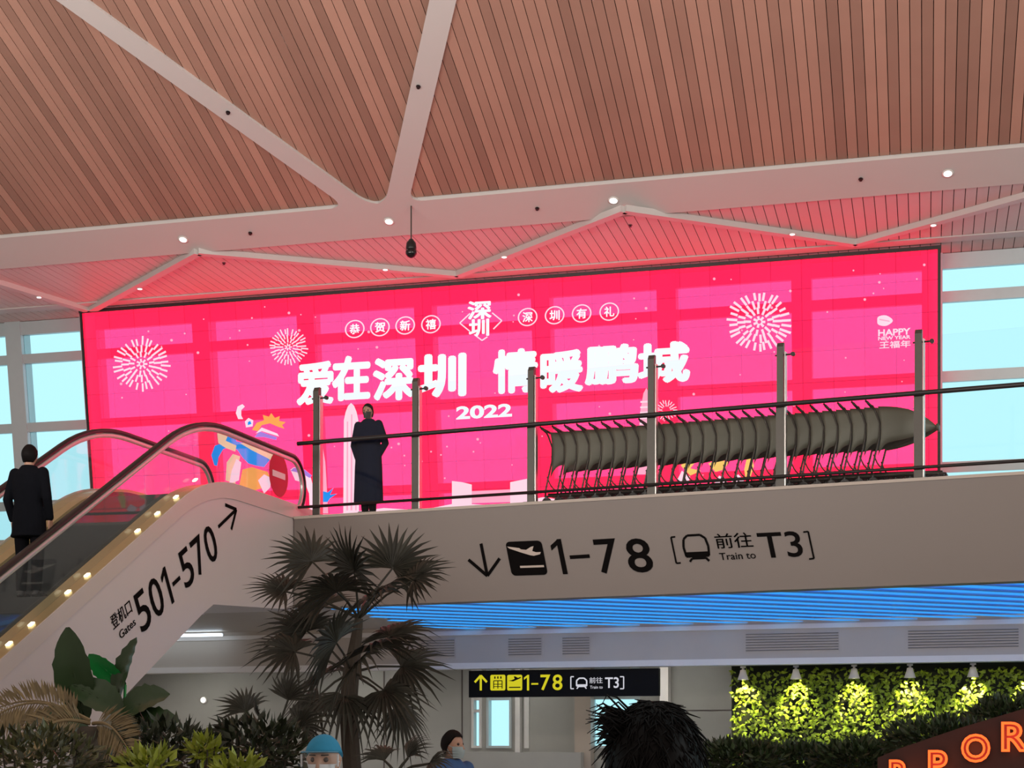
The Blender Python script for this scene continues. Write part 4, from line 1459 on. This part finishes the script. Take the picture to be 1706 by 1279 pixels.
SKIN = mat('skin', (0.46, 0.27, 0.19), 0.5, 0, 0.05, 20)
HAIR = mat('black_hair', (0.006, 0.005, 0.005), 0.6, 0, 0.2, 60, 0.4, 0.12)
def person(label, loc, rz, h=1.70, turn=0.0, coat=None, coat_len=.95, trousers=None, shoes=None, elbow=.07, hands=True, hair='short', vox=.011, step=0.0, coat_name='coat', cw=1.0, stance=.095, arm_in=0.0):
    t = thing('person', label, 'person', loc, rz)
    k = h / 1.70
    b = MB()
    def J(x, y, z): return Vector((x, y, z)) * k
    joints = {}
    for s in (-1, 1):
        st_ = step * s
        an, kn, hp = J(s * stance, st_, .09), J(s * (stance + .005), st_ * .5 - .015, .49), J(s * .095, 0, .92)
        b.capsule(hp, kn, .082 * k, .054 * k); b.capsule(kn, an, .052 * k, .036 * k)
        b.capsule(an + J(0, .03, -.045), an + J(s * .012, -.13, -.06), .034 * k, .026 * k)
        sh, el = J(s * .175, 0, 1.39), J(s * (.20 + elbow), .035, 1.10)
        wr = J(s * (.215 + elbow * .4 - arm_in), -.05 + arm_in * .3, .87)
        b.capsule(sh, el, .048 * k, .038 * k); b.capsule(el, wr, .037 * k, .026 * k)
        joints[s] = (an, kn, hp, sh, el, wr)
        if hands: hand(b, wr, Vector((-s * .05, -.12, -1)), s)
    oval(b, [(0, .0, .86 * k, .13 * k, .09 * k), (0, 0, .93 * k, .165 * k, .105 * k), (0, 0, 1.06 * k, .135 * k, .09 * k), (0, -.005, 1.25 * k, .165 * k, .105 * k), (0, 0, 1.36 * k, .175 * k, .09 * k), (0, 0, 1.43 * k, .10 * k, .065 * k)])
    b.capsule(J(0, .01, 1.40), J(0, -.004, 1.53), .058 * k, .052 * k)
    hc = J(0, -.015, 1.585)
    P_ = head_shape(b, hc, k * .98, turn)
    remesh('body', b, SKIN, t, vox * .8, 2)
    for s in (-1, 1):
        e = MB().ball(P_(s * .031, -.078, .009), .0125 * k, 12, 8)
        e.build('eye', mat('eye_dark', (.05, .03, .025), .15), t, True)
    c = MB()
    Lz = coat_len
    bot_ = (1.40 - Lz)
    rows = [(0, 0, bot_ * k, .215 * k, .155 * k), (0, 0, (bot_ + .02) * k, .22 * k, .16 * k)]
    if bot_ < .8: rows += [(0, 0, .72 * k, .205 * k, .15 * k)]
    if bot_ < .9: rows += [(0, 0, .92 * k, .195 * k, .14 * k)]
    rows += [(0, 0, 1.06 * k, .175 * k, .125 * k), (0, -.005, 1.26 * k, .20 * k, .135 * k), (0, 0, 1.37 * k, .20 * k, .11 * k), (0, .0, 1.43 * k, .13 * k, .085 * k), (0, .005, 1.475 * k, .078 * k, .074 * k)]
    oval(c, [(x, y, z, rx * (cw if z < 1.3 * k else 1 + (cw - 1) * .3), ry) for x, y, z, rx, ry in rows])
    for s in (-1, 1):
        an, kn, hp, sh, el, wr = joints[s]
        c.capsule(sh, el, .066 * k, .054 * k); c.capsule(el, wr.lerp(el, .12), .053 * k, .044 * k)
    remesh(coat_name, c, coat, t, vox, 3)
    if trousers:
        c = MB()
        for s in (-1, 1):
            an, kn, hp, sh, el, wr = joints[s]
            c.capsule(hp + J(0, 0, .02), kn, .098 * k, .072 * k); c.capsule(kn, an + J(0, .01, .02), .072 * k, .058 * k)
        oval(c, [(0, 0, .84 * k, .14 * k, .10 * k), (0, 0, .93 * k, .175 * k, .115 * k), (0, 0, 1.04 * k, .16 * k, .105 * k)])
        remesh('trousers', c, trousers, t, vox, 3)
    for s in (-1, 1):
        an = joints[s][0]
        c = MB()
        c.capsule(an + J(0, .035, -.042), an + J(s * .014, -.14, -.055), .042 * k, .034 * k)
        c.capsule(an + J(0, .01, .10 if not trousers else 0), an + J(0, .02, -.04), .05 * k, .046 * k)
        remesh('shoe', c, shoes or M_black, t, vox * .8, 2)
    if hair:
        c = MB()
        rot = Matrix.Rotation(turn, 3, 'Z')
        n, m_ = 28, 14
        rows = []
        for i in range(m_ + 1):
            ph = R(-38) + (math.pi / 2 - R(-38)) * i / m_
            row = []
            for j in range(n):
                a = 2 * math.pi * j / n
                f = math.sin(a)          # +1 back, -1 front
                zmin = R(34) if f < -.55 else (R(34) + (R(-8) - R(34)) * min(1, (f + .55) / .5) if f < -.05 else R(-8) + (R(-38) - R(-8)) * min(1, (f + .05) / .4))
                p2 = max(ph, zmin)
                q, z = math.cos(p2), math.sin(p2)
                rx, ry, rz = .088, .109, .131
                if z < 0: ry *= 1 - .3 * (-z)
                p = Vector((q * math.cos(a) * rx, q * math.sin(a) * ry, z * rz)) * (1 + .02 * math.sin(9 * a + 5 * ph))
                row.append(hc + rot @ (p * k * .98))
            rows.append(row)
        c.rings(rows)
        o = c.build('hair', HAIR, t, True)
    return t, P_, k
M_navy = mat('navy_coat', (0.010, 0.014, 0.032), 0.95, 0, 0.15, 12, .1, .1)
M_blk = mat('black_jacket', (0.005, 0.006, 0.009), 0.95, 0, 0.15, 12, .1, .1)
M_blue = mat('blue_jacket', (0.03, 0.09, 0.24), 0.7, 0, 0.1, 12, .1)
M_wsuit = mat('white_coverall', (0.55, 0.56, 0.58), 0.7, 0, 0.04, 12, .1)
M_mask = mat('mask_white', (0.66, 0.68, 0.70), 0.8, 0, 0.03, 40)
def face_mask(P_, k, m, parent):
    mb = MB()
    rows = []
    for i in range(9):
        v = i / 8
        z = -.012 - .098 * v
        row = []
        for j in range(13):
            u = -1 + 2 * j / 12
            x = u * (.068 - .016 * v)
            y = -.098 + .055 * u * u - .022 * (1 - u * u) * math.sin(math.pi * min(1, .18 + v * .85)) 
            row.append((x, y, z))
        rows.append(row)
    n_ = 13
    vs = [P_(*p) for r_ in rows for p in r_] + [P_(p[0] * .97, p[1] + .006, p[2]) for r_ in rows for p in r_]
    fs = []
    for i in range(8):
        for j in range(12):
            a = i * n_ + j
            fs.append((a, a + 1, a + 1 + n_, a + n_))
            fs.append((a + 117, a + n_ + 117, a + 1 + n_ + 117, a + 1 + 117))
    mb.add(vs, fs)
    for s in (-1, 1):
        mb.tube([P_(s * .064, -.048, -.02), P_(s * .078, -.01, .0), P_(s * .080, .014, .008)], .0022 * k, 6)
        mb.tube([P_(s * .052, -.045, -.105), P_(s * .072, -.005, -.05), P_(s * .080, .014, .0)], .0022 * k, 6)
    return mb.build('face_mask', m, parent, True)

# person on the escalator, seen from behind
ypos = YBOT + .3464 * 16 + .2
person('person in a dark jacket seen from behind on the escalator', (-10.83, ypos, zn(ypos - .2) + .11), R(180), 1.80, 0, M_blk, .72, mat('black_trousers', (.005, .005, .007), .95, 0, .1, 12, 0, .1), M_black, .05)
# person on the balcony
pp = onF(614, 853, .42)
t, P_, k = person('person in a long navy coat standing behind the balcony railing', (pp.x, pp.y, UF), R(-8), 1.68, R(8), M_navy, 1.19, mat('black_trousers', (.005, .005, .007), .95, 0, .1, 12, 0, .1), M_black, .075, True, 'short', .011, 0, 'coat', 1.10, .065, .075)
face_mask(P_, k, mat('mask_dark', (.05, .055, .055), .8, 0, .03, 40), t)
# medical worker
pc_ = atC(541, 1240, 7.2)
t, P_, k = person('person with blue cap, face shield and white mask in front of the fan palm', (pc_.x, pc_.y, 0), R(8), 1.635, 0, M_wsuit, .55, mat('white_trousers', (.5, .51, .53), .7), M_black, .06, True, None, .010, 0, 'coverall_top')
face_mask(P_, k, M_mask, t)
cp = MB()
rows = []
for i in range(13):
    ph = R(16) + (math.pi / 2 - R(16)) * i / 12
    rows.append([P_((.097 - .006 * math.cos(ph)) * math.cos(ph) * math.cos(a) * 1.0, .118 * math.cos(ph) * math.sin(a) + .005, .012 + .118 * math.sin(ph) - (.05 if math.sin(a) > 0 else .0) * math.cos(ph) * max(0, math.sin(a))) for a in [2 * math.pi * j / 28 for j in range(28)]])
cp.rings(rows)
cp.build('cap', mat('cap_blue', (.02, .24, .42), .8, 0, .12, 30, .3), t, True)
band = MB()
for s in (-1, 1):
    band.box(P_(s * .088, -.075, .006), (.006, .012, .055))
bb2 = MB()
bb2.tube([P_(-.09, -.07, .045), P_(-.05, -.115, .046), P_(0, -.127, .046), P_(.05, -.115, .046), P_(.09, -.07, .045)], .003, 8)
band.build('shield_clip', M_mask, t)
bb2.build('shield_band', mat('band_blue', (.05, .25, .4), .6), t)
vz = MB()
vs, fs = [], []
for i in range(2):
    for j in range(11):
        a = R(-62 + 124 * j / 10)
        vs.append(P_(.100 * math.sin(a), -.045 - .095 * math.cos(a), .05 - .19 * i))
fs = [(j, j + 1, j + 12, j + 11) for j in range(10)]
vz.add(vs, fs)
vz.build('visor', glass('visor_glass', (.97, .98, .98), .02, .02), t, True)
eb = MB()
for s in (-1, 1):
    eb.capsule(P_(s * .016, -.099, .030), P_(s * .045, -.087, .031), .003, .0025, 3)
eb.build('eyebrow', HAIR, t, True)
# person in blue, side view
pc_ = atC(752, 1240, 13.4)
t, P_, k = person('person in a blue jacket and pale mask passing below the hanging sign', (pc_.x, pc_.y, 0), R(62), 1.71, R(12), M_blue, .66, mat('dark_trousers', (.02, .02, .03), .7), M_black, .05, True, 'short', .011, .12, 'jacket')
face_mask(P_, k, mat('mask_pale_blue', (.35, .45, .47), .8, 0, .03, 40), t)
# person close by, only the back of the head shows
pc_ = atC(1090, 1240, 2.75)
t, P_, k = person('person with tousled black hair seen from behind close to the camera', (pc_.x, pc_.y, 0), R(190), 1.66, 0, M_blk, .64, mat('black_trousers', (.005, .005, .007), .95, 0, .1, 12, 0, .1), M_black, .05, True, 'short', .009, 0, 'jacket')
rnd = random.Random(11)
hs_ = MB()
for i in range(2600):
    a = rnd.uniform(0, 2 * math.pi)
    ph = rnd.uniform(R(-25), R(88))
    if math.sin(a) < -.2 and ph < R(30): ph = rnd.uniform(R(32), R(88))
    n_ = Vector((math.cos(ph) * math.cos(a) * .9, math.cos(ph) * math.sin(a), math.sin(ph)))
    b0 = Vector((n_.x * .086, n_.y * .100, n_.z * .125))
    dn = Vector((rnd.uniform(-.5, .5), rnd.uniform(-.3, .5), -.6 + rnd.uniform(-.3, .5)))
    dn = dn - n_ * dn.dot(n_)
    L = rnd.uniform(.04, .09)
    p0, p1, p2 = b0, b0 + dn * L * .5 + n_ * .006, b0 + dn * L + n_ * rnd.uniform(-.006, .006)
    hs_.tube([P_(*p0), P_(*p1), P_(*p2)], [.0017, .0017, .0006], 4)
for i in range(110):      # tuft standing off to one side
    z = rnd.uniform(.055, .12)
    p0 = Vector((.045 + rnd.uniform(-.02, .02), rnd.uniform(-.03, .06), z - .01))
    p1 = p0 + Vector((.032, rnd.uniform(-.02, .02), .015 + rnd.uniform(-.012, .02)))
    p2 = p1 + Vector((rnd.uniform(.008, .03), rnd.uniform(-.02, .02), rnd.uniform(-.02, .012)))
    hs_.tube([P_(*p0), P_(*p1), P_(*p2)], [.0024, .0018, .0006], 5)
hs_.build('hair_tuft', HAIR, t, True)

# ------------------------------------------------------------------ plants
M_palm = leaf_mat('palm_leaf', (0.030, 0.031, 0.022), .3, .5)
M_stem = mat('palm_stem', (0.05, 0.04, 0.028), 0.8, 0, .2, 20, .3)
M_ban = leaf_mat('broad_leaf', (0.026, 0.055, 0.018), .25, .35)
M_bright = leaf_mat('bright_leaf', (0.01, 0.26, 0.05), .2, .35)
M_fern = leaf_mat('dry_frond', (0.22, 0.165, 0.08), .3, .5)
M_bush = leaf_mat('shrub_leaf', (0.060, 0.064, 0.022), .6, .4)
M_lime = leaf_mat('lime_leaf', (0.24, 0.29, 0.025), .3, .4)
M_hedge = leaf_mat('hedge_leaf', (0.022, 0.042, 0.012), .5, .5)
def fan_leaf(root, crown, hub, normal, rad, m, nb=18, spread=150, name='frond', droop=.25, rnd=random):
    crown, hub = Vector(crown), Vector(hub)
    d = (hub - crown).normalized()
    nrm = Vector(normal)
    nrm = (nrm - d * nrm.dot(d)).normalized()
    s = d.cross(nrm).normalized()
    mb = MB()
    mid = crown.lerp(hub, .5) + Vector((0, 0, .06 * (hub - crown).length))
    mb.tube([crown, mid, hub], [.014, .011, .009], 6)
    for i in range(nb):
        a = R(-spread + 2 * spread * i / (nb - 1))
        dd = (d * math.cos(a) + s * math.sin(a)).normalized()
        L = rad * (1 - .25 * abs(a) / math.pi) * rnd.uniform(.86, 1.08)
        w = .046 * rad / .55
        side = dd.cross(nrm).normalized()
        pts = []
        for k in range(5):
            u = k / 4
            pos = hub + dd * L * u - Vector((0, 0, droop * L * u * u * rnd.uniform(.8, 1.2))) + nrm * .03 * math.sin(math.pi * u)
            ww = w * (.55 + .9 * u if u < .5 else 1.0 * (1 - u) * 2 + .02) 
            pts.append((pos, ww))
        vs, fs = [], []
        for pos, ww in pts:
            vs += [pos + side * ww / 2, pos - nrm * ww * .25, pos - side * ww / 2]
        for k in range(4):
            fs += [(3 * k, 3 * k + 1, 3 * k + 4, 3 * k + 3), (3 * k + 1, 3 * k + 2, 3 * k + 5, 3 * k + 4)]
        mb.add(vs, fs)
    o = mb.build(name, m)
    return pin(o, root)
zc = 15.0
pbase = atC(592, 1240, zc)
palm = thing('fan_palm', 'tall dark fan palm with spiky drooping fronds before the balcony front', 'palm', (pbase.x, pbase.y, 0))
rnd = random.Random(5)
def pal(px, py, dz=0.0): return atC(px, py, zc + dz)
cr1, cr2 = pal(598, 1030), pal(585, 1120)
mb = MB()
tr_pts = [Vector((pbase.x, pbase.y, 0)), pal(588, 1300), pal(580, 1180), cr2, pal(592, 1075), cr1]
mb.tube(tr_pts, [.10, .09, .085, .08, .06, .04], 10)
pin(mb.build('trunk', M_stem), palm)
fr = [  # crown, hub px, depth offset, radius, droop
    (cr1, (520, 935), .2, .52, .15), (cr1, (475, 985), .1, .42, .05), (cr1, (590, 950), -.2, .60, .25), (cr1, (655, 945), .1, .55, .10),
    (cr1, (690, 965), -.1, .46, .18), (cr1, (560, 985), -.4, .55, .3), (cr1, (640, 985), -.4, .52, .3), (cr1, (610, 1000), .5, .6, .3), (cr1, (540, 1010), .3, .50, .2),
    (cr2, (490, 1085), 0, .52, .25), (cr2, (510, 1050), .3, .55, .2), (cr2, (560, 1070), -.5, .62, .3), (cr2, (625, 1080), -.5, .60, .3), (cr2, (670, 1110), -.1, .52, .3),
    (cr2, (650, 1060), .4, .58, .25), (cr2, (545, 1120), .4, .55, .4), (cr2, (640, 1150), -.3, .52, .45), (cr2, (575, 1160), -.4, .50, .6), (cr2, (530, 1160), -.1, .48, .5), (cr2, (600, 1100), -.7, .55, .5), (cr2, (660, 1180), .1, .42, .5)]
for c_, hp_, dz, rad, dr in fr:
    h_ = pal(hp_[0], hp_[1], dz)
    nrm = Vector((rnd.uniform(-.5, .5), -.7 + rnd.uniform(-.3, .3), .7))
    fan_leaf(palm, c_, h_, nrm, rad, M_palm, 22, 115, 'frond', dr, rnd)

def pinnate(root, p0, p1, sag, nl, ll, lw, m, name='frond', face=Vector((0, -1, .4)), rnd=random):
    p0, p1 = Vector(p0), Vector(p1)
    mb = MB()
    pts = [p0.lerp(p1, i / 12) + Vector((0, 0, sag * math.sin(math.pi * i / 12))) for i in range(13)]
    mb.tube(pts, [.012 - .0008 * i for i in range(13)], 6)
    for i in range(nl):
        u = .12 + .86 * i / (nl - 1)
        x = u * 12
        k = min(int(x), 11)
        p = pts[k].lerp(pts[k + 1], x - k)
        d = (pts[k + 1] - pts[k]).normalized()
        L = ll * (math.sin(math.pi * (.15 + .8 * u)) * .7 + .3)
        for s in (-1, 1):
            sd_ = d.cross(face).normalized() * s
            dd = (sd_ + d * .55 + Vector((0, 0, rnd.uniform(-.35, .0)))).normalized()
            nn_ = dd.cross(d).normalized() * s
            mb.add([p, p + dd * L * .5 + d * lw * .6, p + dd * L - Vector((0, 0, L * .12)), p + dd * L * .5 - d * lw * .4], [(0, 1, 2), (0, 2, 3)])
    return pin(mb.build(name, m), root)

def broad(root, p0, p1, width, nrm, m, bend=.15, name='leaf', stem0=None):
    p0, p1, nrm = Vector(p0), Vector(p1), Vector(nrm)
    d = p1 - p0
    L = d.length
    dn = d.normalized()
    nrm = (nrm - dn * nrm.dot(dn)).normalized()
    s = dn.cross(nrm).normalized()
    N = 14
    vs, fs = [], []
    for i in range(N + 1):
        u = i / N
        c = p0 + d * u + nrm * bend * L * math.sin(math.pi * u * .9)
        w = width * (math.sin(math.pi * min(1, u * .95 + .04)) ** .65) * (1 + .05 * math.sin(i * 2.3))
        for k in range(5):
            v = -1 + k / 2
            vs.append(c + s * w / 2 * v + nrm * (abs(v) * w * .14 + .006 * math.sin(i * 3 + k)))
    for i in range(N):
        for k in range(4):
            a = i * 5 + k
            fs.append((a, a + 1, a + 6, a + 5))
    mb = MB().add(vs, fs)
    o = pin(mb.build(name, m, None, True), root)
    mb = MB()
    st_pts = ([Vector(stem0)] if stem0 is not None else []) + [p0 + d * u + nrm * (bend * L * math.sin(math.pi * u * .9) - .006) for u in (0, .25, .5, .75, .97)]
    mb.tube(st_pts, [.014, .012, .011, .009, .006, .003][-len(st_pts):], 6)
    q_ = mb.build('midrib', m, None, True)
    q_.parent = o
    q_.matrix_parent_inverse = (root.matrix_basis @ o.matrix_parent_inverse).inverted()
    return o
zb = 10.5
def pb(px, py, dz=0.0): return atC(px, py, zb + dz)
bp = pb(190, 1240)
ban = thing('broad_leaf_plant', 'broad-leaved plant with a bright green young leaf in front of the escalator side', 'plant', (bp.x, bp.y, 0))
root = Vector((bp.x, bp.y, .02))
broad(ban, pb(140, 1200), pb(114, 1044, -.1), .25, (.3, -1, .2), M_ban, .10, 'leaf', root)
broad(ban, pb(208, 1142, .1), pb(148, 1090, .1), .15, (-.2, -1, .1), M_bright, .05, 'young_leaf', root)
broad(ban, pb(192, 1178, .05), pb(230, 1062, .1), .17, (-.4, -1, .1), M_ban, .06, 'leaf', root)
broad(ban, pb(120, 1140, -.1), pb(205, 1190, -.1), .24, (0, -.8, .8), M_ban, .08, 'leaf', root)
broad(ban, pb(195, 1200, -.1), pb(285, 1160, -.2), .26, (0, -.8, .7), M_ban, .12, 'leaf', root)
broad(ban, pb(200, 1215, -.2), pb(300, 1205, -.3), .22, (0, -.7, .8), M_ban, .10, 'leaf', root)
broad(ban, pb(150, 1230, -.2), pb(60, 1190, -.3), .24, (0, -.7, .8), M_ban, .10, 'leaf', root)
MB_ = MB().tube([root, pb(190, 1270), pb(188, 1215)], [.05, .04, .03], 10)
pin(MB_.build('stem', M_ban, None, True), ban)

zf = 9.5
def pf(px, py, dz=0.0): return atC(px, py, zf + dz)
bp = pf(150, 1240)
fern = thing('cycad', 'arching yellowish cycad with long feathery fronds beside the broad-leaved plant', 'plant', (bp.x, bp.y, 0))
rnd = random.Random(9)
cr = pf(150, 1218)
pin(MB().lathe([(.09, 0), (.11, .4), (.10, max(.5, cr.z)), (.05, cr.z + .03)], 14, (cr.x, cr.y, 0)).build('trunk', M_stem, None, True), fern)
for (a, b, sag, dz) in [((150, 1200), (-60, 1232), .16, .1), ((150, 1205), (20, 1262), .10, -.25), ((148, 1200), (-30, 1190), .10, .35), ((155, 1205), (215, 1250), .06, -.3)]:
    pinnate(fern, pf(*a), pf(b[0], b[1], dz), sag, 34, .19, .024, M_fern, 'frond', Vector((0, -1, .25)), rnd)

def shrub(label, px, py, zc_, w, h, count, m, leafl, seed, name='shrub', cat='shrub', group=None):
    rnd = random.Random(seed)
    c = atC(px, py, zc_)
    t = thing(name, label, cat, (c.x, c.y, 0), 0, group)
    top = c.z + h
    mb = MB()
    for i in range(count):
        while True:
            v = Vector((rnd.uniform(-1, 1), rnd.uniform(-1, 1), rnd.uniform(-1, 1)))
            if .25 < v.length < 1: break
        p = Vector((v.x * w, v.y * w * .8, c.z + (h - (0)) * v.z * 1.0))
        if p.z < .05: continue
        d = (v + Vector((rnd.uniform(-.8, .8), rnd.uniform(-.8, .8), rnd.uniform(-.3, .9)))).normalized()
        nrm = Vector((rnd.uniform(-.6, .6), rnd.uniform(-1, .2), rnd.uniform(.2, 1))).normalized()
        leafquad(mb, p, d, nrm, leafl * rnd.uniform(.7, 1.3), leafl * rnd.uniform(.3, .5))
    mb.build('foliage', m, t)['kind'] = 'stuff'
    st_ = MB()
    for i in range(7):
        a = 2 * math.pi * i / 7
        st_.tube([(.04 * math.cos(a), .04 * math.sin(a), 0), (w * .3 * math.cos(a), w * .3 * math.sin(a), c.z * .6), (w * .6 * math.cos(a), w * .6 * math.sin(a), c.z + h * .4)], [.014, .01, .005], 6)
    st_.build('stem', M_stem, t)
    return t
shrub('dark speckled shrub at the foot of the cycad fronds', 62, 1272, 8.5, .40, .19, 1000, M_bush, .07, 21)
shrub('dark leafy shrub between the cycad and the fan palm', 262, 1266, 9.9, .44, .24, 1000, mat('dim_leaf', (.020, .028, .011), .5, 0, .4, 5, 0, .4, .4), .09, 22)
shrub('small lime-leaved shrub at the bottom edge below the broad-leaved plant', 245, 1278, 8.4, .14, .07, 160, M_lime, .09, 23)
shrub('small lime-leaved shrub below the round glowing reflection on the wall', 342, 1250, 9.6, .10, .06, 110, M_lime, .08, 24)
shrub('lime-leaved shrub at the bottom edge left of the person in a blue cap', 395, 1284, 8.8, .13, .06, 140, M_lime, .08, 25)
shrub('dark hedge-like shrub left of the person in a blue cap', 430, 1250, 11.5, .40, .22, 800, mat('dim_leaf', (.020, .028, .011), .5), .10, 26)

zp = 12.5
def p3(px, py, dz=0.0): return atC(px, py, zp + dz)
bp = p3(450, 1240)
pl2 = thing('low_fan_palm', 'low dark fan palm in front of the grey wall left of the tall palm', 'palm', (bp.x, bp.y, 0))
c_ = p3(450, 1265)
pin(MB().tube([(bp.x, bp.y, 0), c_], [.06, .05], 8).build('trunk', M_stem), pl2)
for hp_, dz, rad, dr in [((480, 1165), 0, .30, .1), ((410, 1185), .1, .30, .2), ((440, 1205), -.2, .36, .3), ((500, 1210), -.1, .34, .3), ((390, 1225), -.1, .30, .3), ((465, 1230), -.4, .32, .3)]:
    fan_leaf(pl2, c_, p3(hp_[0], hp_[1], dz), Vector((rnd.uniform(-.4, .4), -.8, .6)), rad, M_palm, 16, 75, 'frond', dr, rnd)
bp = p3(690, 1250, -1)
pl3 = thing('palm_seedling', 'small dark palm at the bottom edge between the blue cap and the blue jacket', 'palm', (bp.x, bp.y, 0))
c_ = p3(660, 1290, -1)
pin(MB().tube([(bp.x, bp.y, 0), c_], [.05, .04], 8).build('trunk', M_stem), pl3)
for hp_, dz, rad, dr in [((680, 1262), 0, .30, .2), ((640, 1266), .1, .28, .3), ((715, 1272), -.2, .26, .3)]:
    fan_leaf(pl3, c_, p3(hp_[0], hp_[1], -1 + dz), Vector((rnd.uniform(-.4, .4), -.6, .8)), rad, M_palm, 14, 60, 'frond', dr, rnd)

# clipped hedge before the green wall, and grassy plants over the neon sign
for i, (px, py, lb) in enumerate([(1230, 1268, 'dark shrub at the left foot of the green wall'), (1330, 1272, 'dark shrub at the foot of the green wall under its second spotlight'), (1430, 1268, 'dark shrub beside the first neon letter')]):
    shrub(lb, px, py, (16.4, 17.5, 16.4)[i], .48, .20, 1500, M_hedge, .10, 31 + i, 'shrub', 'shrub', 'dark shrubs before the green wall')
shrub('dark shrub behind the rising neon letters', 1570, 1236, 15.2, .55, .22, 1500, M_hedge, .10, 36)
shrub('dark shrub behind the neon letter R at the frame edge', 1690, 1198, 16.4, .45, .22, 1300, M_hedge, .10, 37)
